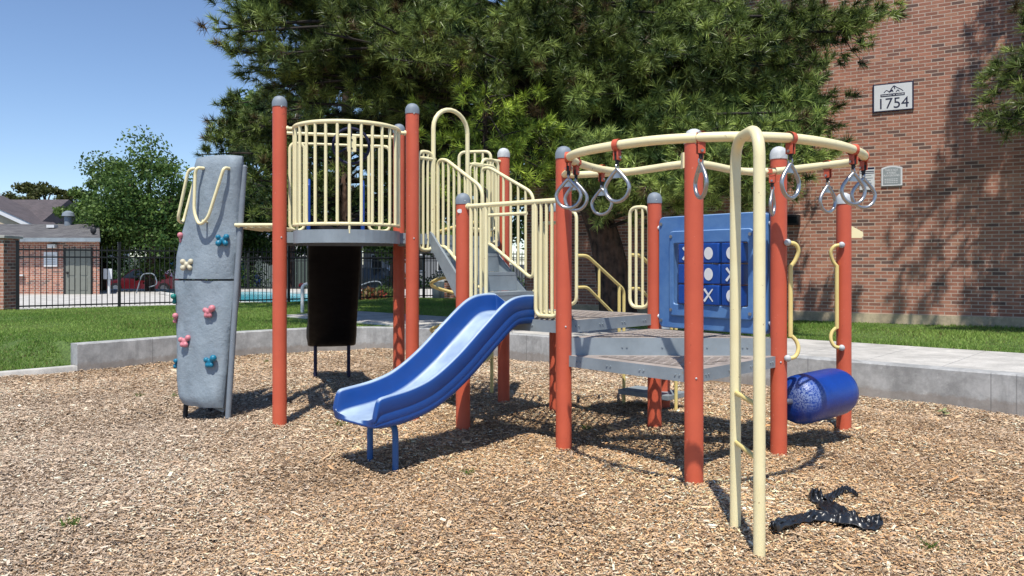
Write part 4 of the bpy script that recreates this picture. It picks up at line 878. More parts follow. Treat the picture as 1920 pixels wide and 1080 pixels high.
# ------------------------------------------------------------------ trees
def tufts(P, D, L, npt, wid, rs_, spread=.9):
    n = len(P); D = D / np.linalg.norm(D, axis=1)[:, None]
    d = np.repeat(D, npt, 0) + rs_.normal(0, spread, (n * npt, 3)); d /= np.linalg.norm(d, axis=1)[:, None]
    back = rs_.uniform(0, .13, (n * npt, 1)); c = np.repeat(P, npt, 0) - np.repeat(D, npt, 0) * back; L_ = L * rs_.uniform(.7, 1.15, (n * npt, 1)); s = np.cross(d, rs_.normal(0, 1, d.shape)); s /= np.linalg.norm(s, axis=1)[:, None]
    tp_ = c + d * L_; return np.stack([c - s * wid, c + s * wid, tp_], 1).reshape(-1, 3)
def pine(name, base, trunkpts, tr, tips, label, seed, per=70, npt=34, fill=(), group='pine trees', nl=.13, wid=.0042, lit=None):
    T = thing('pine_tree', label, 'tree', (base[0], base[1], LT), group); rnd = random.Random(seed); rs_ = np.random.default_rng(seed)
    tp = spline(trunkpts, 8); n = len(tp); m = MB(); m.tube(tp, [tr * (1.25 - .25 * min(1, i / 5)) * (1 - .72 * i / n) for i in range(n)], 14); obj('trunk', m, BARK, T, angle=80)
    TPa = np.array(tp); limb = MB(); P = []; D = []
    for tip in tips:
        tip = V(*tip); hz = tip[2] + rnd.uniform(-.2, 1.0) - .12 * np.linalg.norm(tip[:2] - V(*base)) ; k = int(np.argmin(np.abs(TPa[:, 2] - max(2.0, hz)))); a = TPa[k]; v = tip - a; L = np.linalg.norm(v)
        mid = a + v * .5 + V(rnd.uniform(-.25, .25), rnd.uniform(-.25, .25), rnd.uniform(-.1, .35)); path = spline([a, mid, tip], 8); path = [V(*p) for p in path]
        r0 = min(tr * .4, .018 * L + .02); limb.tube(path, [r0 * .45 * (1 - .85 * i / len(path)) + .004 for i in range(len(path))], 7)
        cnt = max(6, int(per * min(1.6, L / 4)))
        for _ in range(cnt // 5):
            t = rnd.uniform(.30, 1.0) ** .75; p = path[min(len(path) - 1, int(t * (len(path) - 1)))]; out = v / L; sd = V(rnd.gauss(0, 1), rnd.gauss(0, 1), rnd.gauss(0, .55)); bd = out * .7 + sd * .8; bd /= np.linalg.norm(bd)
            bl = rnd.uniform(.35, .95) * (1.15 - .5 * t); e = p + bd * bl + V(0, 0, rnd.uniform(-.05, .15)); limb.tube([p, (p + e) / 2 + V(0, 0, -.03), e], [.008, .006, .003], 4, caps=False)
            for q in range(5):
                f = .35 + .65 * q / 4; pp = p + (e - p) * f + V(rnd.gauss(0, .13), rnd.gauss(0, .13), rnd.gauss(0, .11)) * (q < 4); P.append(pp); D.append(bd + V(rnd.gauss(0, .4), rnd.gauss(0, .4), .35))
        P.append(tip); D.append(v / L + V(0, 0, .3))
    obj('limbs', limb, DBARK, T, angle=80); P = np.array(P); D = np.array(D); vs = tufts(P, D, nl, npt, wid, rs_)
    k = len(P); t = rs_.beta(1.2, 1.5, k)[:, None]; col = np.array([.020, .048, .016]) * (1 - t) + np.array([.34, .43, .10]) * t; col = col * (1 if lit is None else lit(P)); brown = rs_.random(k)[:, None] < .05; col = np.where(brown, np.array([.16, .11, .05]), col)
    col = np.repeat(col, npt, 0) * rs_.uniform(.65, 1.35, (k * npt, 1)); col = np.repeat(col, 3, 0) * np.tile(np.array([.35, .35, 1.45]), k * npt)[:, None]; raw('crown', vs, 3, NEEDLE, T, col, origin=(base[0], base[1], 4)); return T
rr = random.Random(3)
main_tips = []
def region(poly, y0, y1, cnt, edge=True):   # tips spread through a patch of the crown
    out = []; lo = np.min(poly, 0); hi = np.max(poly, 0); Pp = np.array(poly, float)
    while len(out) < cnt:
        x, y = rr.uniform(lo[0], hi[0]), rr.uniform(lo[1], hi[1])
        if inpoly(np.array([x]), np.array([y]), Pp)[0]: out.append(TP(x, y, rr.uniform(y0, y1)))
    return out
main_tips += [TP(*p) for p in ((395, -10, 12.6), (402, 55, 12.4), (430, 95, 12.6), (470, 125, 12.8), (500, 165, 13), (540, 190, 13.2), (450, 60, 12), (520, 100, 12), (600, 60, 11.5), (700, 40, 11.2), (730, 110, 11.2), (800, 60, 11), (890, 90, 11), (960, 60, 11), (985, 110, 11.3),
    (1690, 20, 12.6), (1650, 35, 12.6), (1600, 60, 12.5), (1560, 180, 13), (1540, 215, 13.1), (1500, 170, 12.5), (1480, 110, 12.3), (1440, 230, 12.5), (1500, 90, 12.4), (1420, 160, 12), (1550, 120, 12.7), (1590, 40, 12.4))]
main_tips += region([(430, -90), (1420, -90), (1420, 70), (1080, 130), (960, 120), (560, 120), (450, 70)], 12.0, 14.2, 92)
main_tips += region([(420, -60), (620, -60), (620, 200), (520, 190), (450, 90)], 13.0, 14.6, 24)
main_tips += region([(540, 120), (1060, 120), (1120, 320), (1000, 320), (560, 290)], 15.2, 18.0, 85)
main_tips += region([(1060, 40), (1560, 20), (1540, 220), (1400, 290), (1060, 280)], 11.4, 14.6, 80)
main_tips += region([(1060, 100), (1450, 120), (1420, 300), (1180, 330), (1080, 330)], 14.2, 16.5, 40)
main_tips += region([(1060, 280), (1240, 290), (1230, 385), (1110, 385)], 10.6, 12.0, 12)
main_tips += region([(1230, 250), (1380, 170), (1540, 200), (1540, 330), (1430, 370), (1240, 370)], 10.7, 12.6, 42)
main_tips += region([(540, -420), (1100, -420), (1100, -70), (540, -70)], 13.0, 16.3, 64)
main_tips += region([(350, -650), (1650, -650), (1700, -90), (350, -90)], 13.4, 18, 66)
pine('pine', (1.75, 14.2), [(1.95, 14.3, .1), (1.75, 14.2, 1.4), (1.45, 14.2, 2.4), (.75, 14.1, 3.8), (.2, 14.0, 5.2), (.0, 14, 8), (.0, 14, 11)], .33, main_tips, 'huge spreading pine with dark leaning trunk behind the play set, before the brick wall', 5, per=54, npt=62, nl=.175, wid=.0062, lit=lambda P: (1 + .6 * (P[:, 2] < 3.9) * (P[:, 1] < 12.6) - .55 * (P[:, 1] > 14.4) + .3 * np.sin(1.7 * P[:, 0]) * np.sin(2.1 * P[:, 2]))[:, None])  # needle colour painted sunlit on low front boughs, shaded deep in the crown
ty = region([(885, 200), (925, 200), (1040, 270), (1060, 360), (1000, 400), (850, 390), (820, 320)], 11.6, 12.7, 36) + [TP(*p) for p in ((908, 168, 12), (935, 205, 12), (880, 235, 11.9), (965, 215, 12.2), (990, 250, 12), (860, 290, 11.8), (1035, 285, 12.1))]
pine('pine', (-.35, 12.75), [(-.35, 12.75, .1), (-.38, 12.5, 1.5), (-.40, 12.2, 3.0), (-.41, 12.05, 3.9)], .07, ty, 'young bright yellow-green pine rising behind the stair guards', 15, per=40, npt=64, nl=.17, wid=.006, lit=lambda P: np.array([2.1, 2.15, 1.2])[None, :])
t2 = region([(380, 270), (430, 225), (520, 240), (700, 200), (980, 220), (960, 400), (720, 420), (560, 440), (450, 420), (390, 330)], 17.5, 22.5, 85) + [TP(*p) for p in ((372, 290, 19), (385, 225, 19), (432, 195, 19), (440, 250, 18.5), (480, 205, 19), (405, 330, 18.5), (395, 260, 19), (500, 190, 20), (470, 400, 18.5))] + region([(640, -100), (900, -100), (900, 200), (660, 200)], 18, 23, 30)
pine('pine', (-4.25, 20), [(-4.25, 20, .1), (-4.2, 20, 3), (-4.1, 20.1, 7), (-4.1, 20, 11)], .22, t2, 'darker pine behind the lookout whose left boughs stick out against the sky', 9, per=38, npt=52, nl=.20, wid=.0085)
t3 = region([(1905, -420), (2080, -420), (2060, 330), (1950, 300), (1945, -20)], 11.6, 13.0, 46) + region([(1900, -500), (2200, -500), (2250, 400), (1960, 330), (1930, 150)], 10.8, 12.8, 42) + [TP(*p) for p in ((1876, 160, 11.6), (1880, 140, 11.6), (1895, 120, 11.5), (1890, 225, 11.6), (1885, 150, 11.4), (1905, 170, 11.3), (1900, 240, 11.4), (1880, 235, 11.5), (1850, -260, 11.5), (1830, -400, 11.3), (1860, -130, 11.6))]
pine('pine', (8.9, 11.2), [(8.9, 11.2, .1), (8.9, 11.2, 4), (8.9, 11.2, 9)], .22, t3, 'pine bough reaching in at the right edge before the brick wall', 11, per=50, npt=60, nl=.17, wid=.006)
def leafy(base, h, rx, ry, rz, cz, label, seed, c0, c1, nclump=46, per=330, ls=.16, group='leafy trees beyond the pool fence'):
    T = thing('leafy_tree', label, 'tree', (base[0], base[1], -.3), group); rnd = np.random.default_rng(seed); m = MB()
    m.tube([(base[0], base[1], -.4), (base[0] + .1, base[1], cz * .6), (base[0], base[1], cz + rz * .5)], [h * .03, h * .022, h * .006], 10); cl = []
    for i in range(nclump):
        v = rnd.normal(0, 1, 3); v /= np.linalg.norm(v); r = rnd.uniform(.35, 1) ** .5; c = np.array([base[0], base[1], cz]) + v * r * np.array([rx, ry, rz]); cl.append((c, rnd.uniform(.14, .28) * min(rx, rz)))
        if i % 3 == 0: m.tube([(base[0], base[1], cz - rz * .5), tuple((c + np.array([base[0], base[1], cz])) / 2), tuple(c)], [h * .012, h * .008, h * .003], 5, caps=False)
    obj('trunk', m, BARK, T); vs = []; col = []
    for c, r in cl:
        v = rnd.normal(0, 1, (per, 3)); v /= np.linalg.norm(v, axis=1)[:, None]; p = c + v * r * rnd.uniform(.3, 1.25, (per, 1)) * np.array([1.25, 1.25, .85]); a = rnd.normal(0, 1, (per, 3)) + v * .3; a /= np.linalg.norm(a, axis=1)[:, None]; b = np.cross(a, rnd.normal(0, 1, (per, 3))); b /= np.linalg.norm(b, axis=1)[:, None]; s = ls * rnd.uniform(.6, 1.2, (per, 1))
        vs.append(np.stack([p - a * s * .5, p + b * s * .32, p + a * s * .5, p - b * s * .32], 1).reshape(-1, 3)); t = np.clip(rnd.uniform(.2, .8) + rnd.normal(0, .22, (per, 1)), 0, 1); col.append((np.array(c0) * (1 - t) + np.array(c1) * t) * rnd.uniform(.7, 1.25, (per, 1)))
    raw('crown', np.concatenate(vs), 4, LEAFM, T, np.concatenate(col), origin=(base[0], base[1], cz)); return T
def LPos(px, Y): return ((px - 960) / F * Y, Y)
dg, lg = (.035, .085, .02), (.17, .26, .06)
leafy(LPos(280, 36), 8, 3.0, 2.4, 2.9, 3.9, 'large round leafy tree in full green above the red car', 1, dg, lg, 70, 420)
leafy(LPos(190, 37), 7, 1.8, 1.7, 2.1, 3.3, 'bushy green tree just right of the pool house roof', 2, dg, lg, 44, 380)
leafy(LPos(370, 38), 6, 1.6, 1.6, 1.7, 3.0, 'dark leafy tree behind the grey climbing wall', 3, dg, (.08, .13, .03), 44, 360)
leafy(LPos(85, 62), 8, 3.4, 2, 1.7, 5.9, 'distant olive tree rising behind the grey house roof', 4, (.05, .07, .015), (.16, .16, .05), 40, 300, .24)
leafy(LPos(540, 42), 12, 3.2, 3, 4.2, 7.6, 'tall leafy tree showing above the lookout post against the sky', 5, dg, (.12, .19, .04), 70, 360, .22)
leafy(LPos(470, 45), 6, 2.2, 2, 1.8, 3.2, 'low leafy tree between the climbing wall and the lookout', 6, dg, lg, 40, 330, .2)
leafy(LPos(405, 44), 8, 2.6, 2.2, 2.4, 4.2, 'mid green leafy tree just above the climbing wall top', 12, dg, (.15, .24, .05), 60, 340, .2)
leafy(LPos(735, 40), 7, 2.6, 2.4, 1.9, 3.4, 'leafy tree in shade seen under the lookout deck', 7, dg, lg, 50, 330, .2)
leafy(LPos(900, 46), 9, 4.5, 3, 3.5, 5.2, 'broad leafy tree behind the stair guards', 8, dg, (.08, .14, .03), 60, 330, .24)
leafy(LPos(620, 60), 9, 5, 3, 2.6, 4.6, 'distant leafy tree beside the white building', 10, dg, lg, 60, 280, .3)
# ------------------------------------------------------------------ beyond the fence
PZ = .19
def plane(name, poly, z, mat): m = MB(); m.add([(x, y, z) for x, y in poly], [tuple(range(len(poly)))]); return tag(obj(name, m, mat), kind='structure')
plane('pool_deck', [(-40, 17.3), (-22, 17.4), (-12.4, 17.9), (-1.3, 25.9), (2, 30), (2, 39), (-40, 39)], PZ, CONCL)
plane('parking_lot', [(-60, 39), (30, 39), (30, 62), (-60, 62)], -.30, ASPH)
plp = [GP(300, 551, .2)[:2], GP(470, 547, .2)[:2], GP(600, 553, .2)[:2], GP(640, 566, .2)[:2], GP(560, 573, .2)[:2], GP(430, 571, .2)[:2]]
m = MB(); m.add([(x, y, PZ + .006) for x, y in plp], [tuple(range(6))]); tag(obj('pool_water', m, WATER), kind='structure')
m = MB(); m.tube([(x, y, PZ + .02) for x, y in plp], .09, 8, closed=True); tag(obj('pool_coping', m, CONCL), kind='structure')
# fences
def fence(name, A, B, h, bay, label, zb, gap=.118, mat=FENCEM, top=True):
    A, B = V(*A), V(*B); L = np.linalg.norm(B - A); d = (B - A) / L; T = thing(name, label, 'fence', (*A, zb)); nb = max(1, int(round(L / bay)))
    for i in range(nb + 1):
        p = A + d * L * i / nb; m = MB(); m.box((*p, zb + h / 2 + .06), (.065, .065, h + .16), math.atan2(d[1], d[0])); m.box((*p, zb + h + .15), (.08, .08, .02), math.atan2(d[1], d[0])); obj('fence_post', m, mat, T)
    for i in range(nb):
        p, q = A + d * L * i / nb, A + d * L * (i + 1) / nb; m = MB()
        for z in (.10, h - .22, h - .05): m.beam((*p, zb + z), (*q, zb + z), .028, .035)
        for k in range(1, int(L / nb / gap) + 1):
            r = p + d * gap * k
            if np.linalg.norm(r - p) < L / nb - .04: m.tube([(*r, zb + .05), (*r, zb + h + .02), (*r, zb + h + .06)], [.0105, .0105, .002], 4)
        obj('picket_panel', m, mat, T, flat=True)
    return T
fA = V(-11.5, 18.6); fdir = V(1, .72) / math.hypot(1, .72); fence('fence', fA, fA + fdir * 15.1, 1.47, 2.32, 'black metal picket fence between the lawn and the pool', LT - .03)
fence('fence', (-15.5, 38.6), (1.0, 38.6), 1.6, 2.75, 'far black picket fence between the pool deck and the cars', PZ - .02, .20)
# brick pillars
P1 = thing('brick_pillar', 'brick pillar with concrete cap where the picket fence starts', 'pillar', (-12.3, 18.75, LT)); m = MB(); m.box((-12.35, 18.75, 1.15), (1.25, .6, 1.7)); obj('shaft', m, BRICK2, P1, wear_uv=True); m = MB(); m.box((-12.35, 18.75, 2.03), (1.36, .72, .07)); obj('cap', m, CONCL, P1, bevel=.01)
q = GP(845, 560, .33); P2 = thing('brick_pillar', 'small brick pillar seen through the stair beside the dark bins', 'pillar', (q[0], q[1], .33)); m = MB(); m.box((q[0], q[1], .58), (.36, .36, .62)); obj('shaft', m, BRICK2, P2, wear_uv=True); m = MB(); m.box((q[0], q[1], .92), (.42, .42, .06)); obj('cap', m, CONCL, P2)
for k, px in enumerate((819, 832)):
    q = GP(px, 560, .33); m = MB(); m.lathe((q[0], q[1] + .5, .3), [(.16, 0), (.19, .04), (.2, .52), (.21, .55), (.16, .62), (.02, .66)], 14); tag(obj('trash_bin', m, GREYM), ('left' if k == 0 else 'right') + ' one of two dark grey bins beside the small brick pillar', 'bin', 'dark bins by the fence')
# pool house
HS = thing('pool_house', 'low brick pool house with grey shingle roof and grey door', 'building', (-19, 32, PZ)); m = MB(); m.prism([(-22.5, 32), (-16.5, 32), (-19.2, 37), (-25.2, 37)], .1, 2.46); obj('wall', m, BRICK2, HS, flat=True, wear_uv=True)
m = MB(); ev, rg = 2.42, 3.12; x0, x1 = -23, -16.25; yA, yM, yB = 31.55, 34.5, 37.45
m.add([(x0, yA, ev), (x1, yA, ev), (x1 - 1.55, yM, rg), (x0 - 1.5, yM, rg), (x0 - 3, yB, ev), (x1 - 3, yB, ev), (x0, yA, ev - .10), (x1, yA, ev - .10), (x1 - 3, yB, ev - .1), (x0 - 3, yB, ev - .1)], [(0, 1, 2, 3), (3, 2, 5, 4), (1, 5, 2), (0, 6, 7, 1), (1, 7, 8, 5), (6, 9, 8, 7)]); rf = obj('roof', m, SHING, HS, flat=True)
m = MB(); m.prism([(x0, yA - .03), (x1 + .02, yA - .03), (x1 + .02, yA - .003), (x0, yA - .003)], ev - .14, ev + .01); obj('fascia', m, GREYM, rf)
m = MB(); q = TP(128, 405, 34.3); m.cyl((q[0], q[1], 2.9), (q[0], q[1], 3.45), .15); m.cyl((q[0], q[1], 3.45), (q[0], q[1], 3.60), .26, .22); m.cyl((q[0], q[1], 3.6), (q[0], q[1], 3.68), .22, .08); obj('vent_pipe', m, CAPM, rf)
m = MB(); q = TP(98, 425, 33.6); m.box((q[0], q[1], 2.98), (.32, .3, .12)); obj('vent', m, WHITE, rf)
m = MB(); q = TP(175, 437, 32.2); m.cyl((q[0], q[1], 2.5), (q[0], q[1], 2.8), .03); m.ell((q[0], q[1], 2.75), (.12, .08, .15)); obj('satellite_dish', m, BLACKM, rf)  # satellite dish on a short pole, not a light
DOORM = paint('grey_green_door', (.21, .22, .19), None, .6)
X = lambda px: (px - 960) / F * 32
dr = group_node('door', (X(148), 31.98, PZ), HS); m = MB(); m.prism([(X(124), 31.97), (X(171), 31.97), (X(171), 31.99), (X(124), 31.99)], PZ, 2.0); obj('leaf', m, DOORM, dr)
m = MB()
for u in (135, 158):
    for (za, zb_) in ((.35, .85), (.95, 1.35), (1.45, 1.85)): m.prism([(X(u - 7), 31.955), (X(u + 7), 31.955), (X(u + 7), 31.969), (X(u - 7), 31.969)], za, zb_)
obj('door_panels', m, DOORM, dr, bevel=.01); m = MB(); m.prism([(X(121), 31.95), (X(124), 31.95), (X(124), 32.0), (X(121), 32.0)], PZ, 2.04); m.prism([(X(171), 31.95), (X(174), 31.95), (X(174), 32.0), (X(171), 32.0)], PZ, 2.04); obj('frame', m, BLACKM, dr); m = MB(); m.ell((X(128), 31.93, 1.05), (.05, .05, .05)); obj('handle', m, BLACKM, dr)
m = MB(); m.prism([(X(83), 31.96), (X(108), 31.96), (X(108), 31.99), (X(83), 31.99)], 1.30, 1.88); sg = obj('notice_board', m, WHITE, None); tag(sg, 'white notice on the pool house wall beside the door', 'sign')
m = MB()
for k in range(5): m.prism([(X(86), 31.95), (X(105), 31.95), (X(105), 31.958), (X(86), 31.958)], 1.38 + k * .09, 1.40 + k * .09)
obj('print', m, GPL, sg)
m = MB(); m.box((X(100), 31.9, 2.12), (.32, .16, .16)); tag(obj('wall_lamp', m, WHITE, bevel=.03), 'small white lamp above the pool house notice', 'lamp')
m = MB(); m.box((X(41), 31.9, .95), (.28, .14, .06)); tag(obj('wall_tap', m, WHITE, bevel=.01), 'small white fitting on the left of the pool house wall', 'fitting')
# houses behind
def gable_house(name, label, x0, x1, Y, dep, ze, zr, mat, roofm, gx0, gx1, gz):
    T = thing(name, label, 'house', ((x0 + x1) / 2, Y, -.3)); m = MB(); m.prism([(x0, Y), (x1, Y), (x1, Y + dep), (x0, Y + dep)], -.35, ze); obj('wall', m, mat, T, flat=True)
    m = MB(); yM = Y + dep / 2; m.add([(x0 - .4, Y - .5, ze - .1), (x1 + .4, Y - .5, ze - .1), (x1 + .1, yM, zr), (x0 - .1, yM, zr), (x1 + .4, Y + dep + .5, ze - .1), (x0 - .4, Y + dep + .5, ze - .1)], [(0, 1, 2, 3), (3, 2, 4, 5), (1, 4, 2), (0, 3, 5)]); r = obj('roof', m, roofm, T, flat=True)
    gm = (gx0 + gx1) / 2; m = MB(); m.add([(gx0, Y - 1.2, -.3), (gx1, Y - 1.2, -.3), (gx1, Y - 1.2, ze), (gm, Y - 1.2, gz), (gx0, Y - 1.2, ze), (gx0, Y, -.3), (gx1, Y, -.3), (gx1, Y, ze), (gm, Y, gz), (gx0, Y, ze)], [(0, 1, 2, 3, 4), (1, 6, 7, 2), (2, 7, 8, 3), (3, 8, 9, 4), (4, 9, 5, 0)]); obj('gable', m, mat, T, flat=True)
    m = MB()
    for s, gx in ((1, gx0), (-1, gx1)): m.beam((gm, Y - 1.35, gz + .05), (gx - s * .3, Y - 1.35, ze - .13 * (1)), .2, .28)
    obj('barge_board', m, WHITE, r); m = MB(); m.add([(gm, Y - 1.5, gz + .21), (gx1 + .4, Y - 1.5, ze + .0), (gx1 + .4, Y + 1.5, ze), (gm, Y + 3, gz + .21), (gx0 - .4, Y - 1.5, ze), (gx0 - .4, Y + 1.5, ze)], [(0, 1, 2, 3), (0, 3, 5, 4)]); obj('gable_roof', m, roofm, r, flat=True); return T
SIDING = paint('cream_siding', (.62, .52, .36), None, .8)
gable_house('house', 'house with dull purple roof and cream gable behind the pool house', -40, -30.0, 50, 8, 3.7, 5.75, SIDING, SHING2, -38.2, -29.2, 5.7)
gable_house('house', 'small pale gabled house between the pool house roof and the trees', -35, -31.6, 60, 6, 4.0, 5.1, WHITE, SHING, -33.6, -31.6, 5.6)
WB_ = thing('white_building', 'white two storey building seen under the lookout deck', 'building', (-15, 64, -.3)); m = MB(); m.box((-17.5, 67, 2.4), (9.0, 5, 5.6)); obj('wall', m, WHITE, WB_)
for i, x in enumerate((-20.6, -18.9, -17.2, -15.5, -14.0)):
    for z in (1.3, 3.6): m = MB(); m.box((x, 64.47, z), (.75, .06, 1.2)); obj('window', m, GLASS, WB_)
m = MB(); m.box((-17.5, 66.8, 5.35), (9.6, 6, .3)); obj('roof', m, SHING, WB_)
GB = thing('grey_building', 'grey sided building in shade behind the dark car', 'building', (-8, 60, -.3)); m = MB(); m.box((-7, 63, 1.7), (8.5, 5, 4.0)); obj('wall', m, paint('grey_siding', (.26, .27, .28), None, .8), GB)
for i, x in enumerate((-10.2, -8.6, -7.0, -5.2)): m = MB(); m.box((x, 60.47, 1.5), (.9, .06, 1.3)); w_ = obj('window', m, WHITE, GB); m = MB(); m.box((x, 60.42, 1.5), (.75, .04, 1.1)); obj('pane', m, GLASS, w_)
m = MB(); m.box((-7, 62.8, 3.85), (9.2, 6, .3)); obj('roof', m, SHING, GB)
def car(x, y, rz, mat, label, H=1.42, L=4.4, van=False):
    T = thing('parked_car', label, 'car', (x, y, -.3), 'cars parked beyond the pool'); R = Matrix.Rotation(rz, 3, 'Z')
    def w(a, b, c): p = R @ Vector((a, b, 0)); return (x + p.x, y + p.y, -.3 + c)
    if van: lower = [(-2.1, .3), (2.1, .3), (2.15, .8), (2.0, 1.0), (1.3, 1.15), (.9, H), (-2.0, H), (-2.12, 1.0)]
    else: lower = [(-2.15, .28), (2.15, .28), (2.2, .62), (1.9, .80), (1.1, .90), (.45, H), (-.95, H), (-1.75, .98), (-2.2, .90)]
    m = MB(); k = len(lower); secs = [(-.82, .97), (-.86, 1), (.86, 1), (.82, .97)]
    for si, (b, s) in enumerate(secs): m.v += [w(a * L / 4.4 * s, b * (1 if z < .95 else .86), z) for a, z in lower]
    for si in range(3): m.f += [(si * k + i, si * k + (i + 1) % k, (si + 1) * k + (i + 1) % k, (si + 1) * k + i) for i in range(k)]
    m.f += [tuple(range(k))[::-1], tuple(3 * k + i for i in range(k))]; obj('body', m, mat, T, bevel=.04)
    for s in (-1, 1):
        m = MB(); yb = s * (.745 if van else .748)
        if van: q = [(1.05, 1.12), (.85, H - .09), (-1.8, H - .09), (-1.85, 1.12)]
        else: q = [(1.0, .93), (.42, H - .06), (-.9, H - .06), (-1.5, .97)]
        ya = s * .845; pts = [w(q[0][0], ya if False else s * .83, q[0][1]), w(q[1][0], yb, q[1][1]), w(q[2][0], yb, q[2][1]), w(q[3][0], s * .83, q[3][1])]; m.add(pts, [(0, 1, 2, 3)]); obj('side_window', m, GLASS, T, flat=True)
        for a in (-1.35, 1.35):
            m = MB(); m.cyl(w(a, s * .68, .32), w(a, s * .90, .32), .32, seg=18); wh = obj('wheel', m, BLACKM, T); m = MB(); m.cyl(w(a, s * .90, .32), w(a, s * .91, .32), .19, seg=14); obj('rim', m, STEEL, wh)
    for a, mt, nm in ((2.16, WHITE, 'headlight'), (-2.17, PINK, 'tail_light')):
        for s in (-1, 1): m = MB(); m.box(w(a * L / 4.4 * .985, s * .6, .72), (.1, .3, .14), rz); obj(nm, m, mt, T)
CARRED = paint('maroon_car_paint', (.12, .008, .012), None, .2); CARBLU = paint('blue_van_paint', (.02, .13, .42), None, .3); CARBLK = paint('black_car_paint', (.02, .022, .028), None, .15); CARSIL = paint('silver_car_paint', (.35, .36, .38), None, .2)
car(-21.0, 46, math.pi, CARRED, 'dark red sedan parked behind the fence left of the climbing wall'); car(-15.9, 46.5, math.radians(97), CARBLU, 'bright blue van glimpsed between climbing wall and red post', 1.9, 4.6, True)
car(-7.1, 43.0, 0, CARBLK, 'black car parked behind the fence under the lookout', 1.5); car(-12.2, 52, 0, CARSIL, 'silver car parked in front of the white building', 1.45)
FN = thing('slat_fence', 'grey green slatted fence behind the parked red car', 'fence', (-21, 51, -.3)); m = MB()
for i in range(110): m.box((-26 + i * .14, 51, .75), (.12, .03, 2.1))
obj('slats', m, paint('green_grey_slats', (.12, .16, .14), None, .8), FN); m = MB(); m.box((-18.3, 51.05, 1.5), (15.4, .04, .1)); m.box((-18.3, 51.05, .2), (15.4, .04, .1)); obj('rails', m, GREYM, FN)
# pool furniture, posts, signs
def bent(name, pts, r, mat, label, cat, group=None): m = MB(); m.tube(fillet(pts, .18, 5), r, 10); return tag(obj(name, m, mat), label, cat, group)
q = GP(255, 550, PZ); bent('pool_handrail', [(q[0], q[1], .15), (q[0] + .25, q[1], 1.0), (q[0] + .75, q[1], 1.02), (q[0] + .9, q[1], .55), (q[0] + .55, q[1], .45)], .022, CAPM, 'grey looped handrail standing at the left end of the pool', 'handrail')
q = GP(716, 560, PZ); bent('pool_handrail', [(q[0], q[1], .1), (q[0], q[1], .78), (q[0] - .35, q[1], .80), (q[0] - 1.6, q[1], .35), (q[0] - 1.6, q[1], .1)], .022, CAPM, 'grey bent pool handrail seen between black slide and red post', 'handrail')
q = GP(567, 586, .33); bent('standpipe', [(q[0], q[1], .25), (q[0], q[1], .95), (q[0] + .22, q[1] + .1, .97), (q[0] + .22, q[1] + .1, .85)], .038, WHITE, 'white bent pipe standing in the lawn before the fence', 'pipe')
q = GP(204, 551, PZ); SP_ = thing('post_sign', 'white sign on a pole in front of the slatted fence', 'sign', tuple(q)); m = MB(); m.cyl((q[0], q[1], .15), (q[0], q[1], 1.1), .06); obj('pole', m, WHITE, SP_); m = MB(); m.box((q[0], q[1] - .08, 1.0), (.34, .04, .42)); obj('panel', m, WHITE, SP_)
q = TP(324, 500, 40); m = MB(); m.box((q[0], q[1], 1.28), (.42, .03, .62)); SP_ = thing('parking_sign', 'blue and white parking sign beside the climbing wall', 'sign', (q[0], q[1], -.3)); obj('panel', m, WHITE, SP_); m = MB(); m.box((q[0], q[1] - .025, 1.33), (.36, .012, .36)); obj('symbol_panel', m, BLUEM, SP_); m = MB(); m.cyl((q[0], q[1] + .05, -.3), (q[0], q[1] + .05, 1.6), .03); obj('pole', m, STEEL, SP_)
q = TP(565, 540, 40); m = MB(); m.lathe((q[0], q[1], -.3), [(.16, 0), (.16, .08), (.11, .1), (.11, .55), (.15, .58), (.13, .68), (.05, .76)], 14); m.cyl((q[0] - .2, q[1], .12), (q[0] + .2, q[1], .12), .06); tag(obj('fire_hydrant', m, CARRED), 'small red fire hydrant beyond the pool', 'hydrant')
def shrub(px, Y, r, h, label, c0, c1, seed, n=1500, z=.2):
    x, y = LPos(px, Y); rnd = np.random.default_rng(seed); T = thing('shrub', label, 'shrub', (x, y, z), 'shrubs near the fence'); v = rnd.normal(0, 1, (n, 3)); v /= np.linalg.norm(v, axis=1)[:, None]; v[:, 2] = np.abs(v[:, 2]); p = np.array([x, y, z]) + v * rnd.uniform(.3, 1.1, (n, 1)) * np.array([r, r, h]); a = rnd.normal(0, 1, (n, 3)); a /= np.linalg.norm(a, axis=1)[:, None]; b = np.cross(a, rnd.normal(0, 1, (n, 3))); b /= np.linalg.norm(b, axis=1)[:, None]; s = .09 * rnd.uniform(.6, 1.2, (n, 1)); t = rnd.random((n, 1))
    raw('leaves', np.stack([p - a * s, p + b * s * .5, p + a * s, p - b * s * .5], 1).reshape(-1, 3), 4, LEAFM, T, (np.array(c0) * (1 - t) + np.array(c1) * t), origin=(x, y, z)); m = MB(); m.cyl((x, y, z - .1), (x, y, z + h * .5), .03); obj('stems', m, BARK, T)
shrub(692, 25.2, .55, .42, 'low shrub with red and green leaves at the foot of the fence', (.30, .05, .04), (.10, .16, .04), 21, 900); shrub(718, 27.5, .6, .4, 'pale green low plant beside the red shrub', dg, (.2, .26, .08), 22, 900)
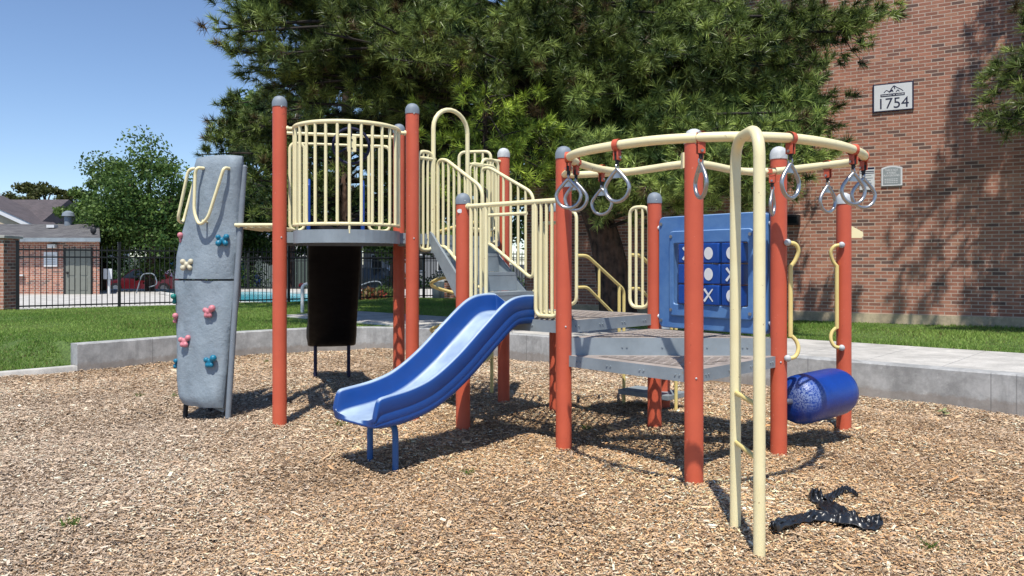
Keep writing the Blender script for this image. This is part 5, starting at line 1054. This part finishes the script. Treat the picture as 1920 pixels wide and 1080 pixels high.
for k, (px, Y, r, h) in enumerate(((230, 49.5, 2.6, 2.6), (430, 42, 2.2, 2.2), (760, 40, 1.5, 1.1), (850, 41, 1.6, 1.3), (935, 34, 1.3, 1.4), (30, 47, 1.2, 3.4))): shrub(px, Y, r, h, ('dark hedge behind the parked red car', 'dark green bush between climbing wall and lookout post', 'dark green hedge bush under the stair', 'round dark bush behind the grey bins', 'dark bush behind the right stair guard', 'small conical evergreen before the cream gable')[k], dg, (.06, .11, .03), 30 + k, 2600, -.2)
# ------------------------------------------------------------------ sky, sun, camera
SUN = Vector((.05, .47, -1)).normalized(); el = math.asin(-SUN.z)
az = math.atan2(-SUN.x, -SUN.y)            # compass angle of the sun, from +Y clockwise
W = bpy.data.worlds.new('World'); bpy.context.scene.world = W; W.use_nodes = True; nt = W.node_tree; bg = nt.nodes['Background']
sk = nt.nodes.new('ShaderNodeTexSky'); sk.sky_type = 'NISHITA'; sk.sun_disc = False; sk.sun_elevation = el; sk.sun_rotation = az; sk.altitude = 1300; sk.air_density = 1.0; sk.dust_density = .2; sk.ozone_density = 1.6
nt.links.new(mix(nt, 1, sk.outputs[0], (.96, 1.01, 1.10), 'MULTIPLY'), bg.inputs[0]); bg.inputs[1].default_value = .14
sl = bpy.data.lights.new('sun', 'SUN'); sl.energy = 5.0; sl.angle = math.radians(.53); sl.color = (1, .95, .86); so = bpy.data.objects.new('sun', sl); C.objects.link(so); so.rotation_euler = SUN.to_track_quat('-Z', 'Y').to_euler(); so.location = (0, -5, 20)
cam = bpy.data.cameras.new('camera'); co = bpy.data.objects.new('camera', cam); C.objects.link(co); co.location = (0, 0, HC); co.rotation_euler = (math.pi / 2, 0, 0)
cam.sensor_width = 36; cam.lens = F / 1920 * 36; cam.shift_y = -(540 - HY) / 1920; cam.clip_start = .1; cam.clip_end = 5000
sc = bpy.context.scene; sc.camera = co; sc.view_settings.view_transform = 'Standard'; sc.view_settings.look = 'None'; sc.view_settings.exposure = 0; sc.cycles.max_bounces = 6; sc.cycles.diffuse_bounces = 1; sc.cycles.use_denoising = True
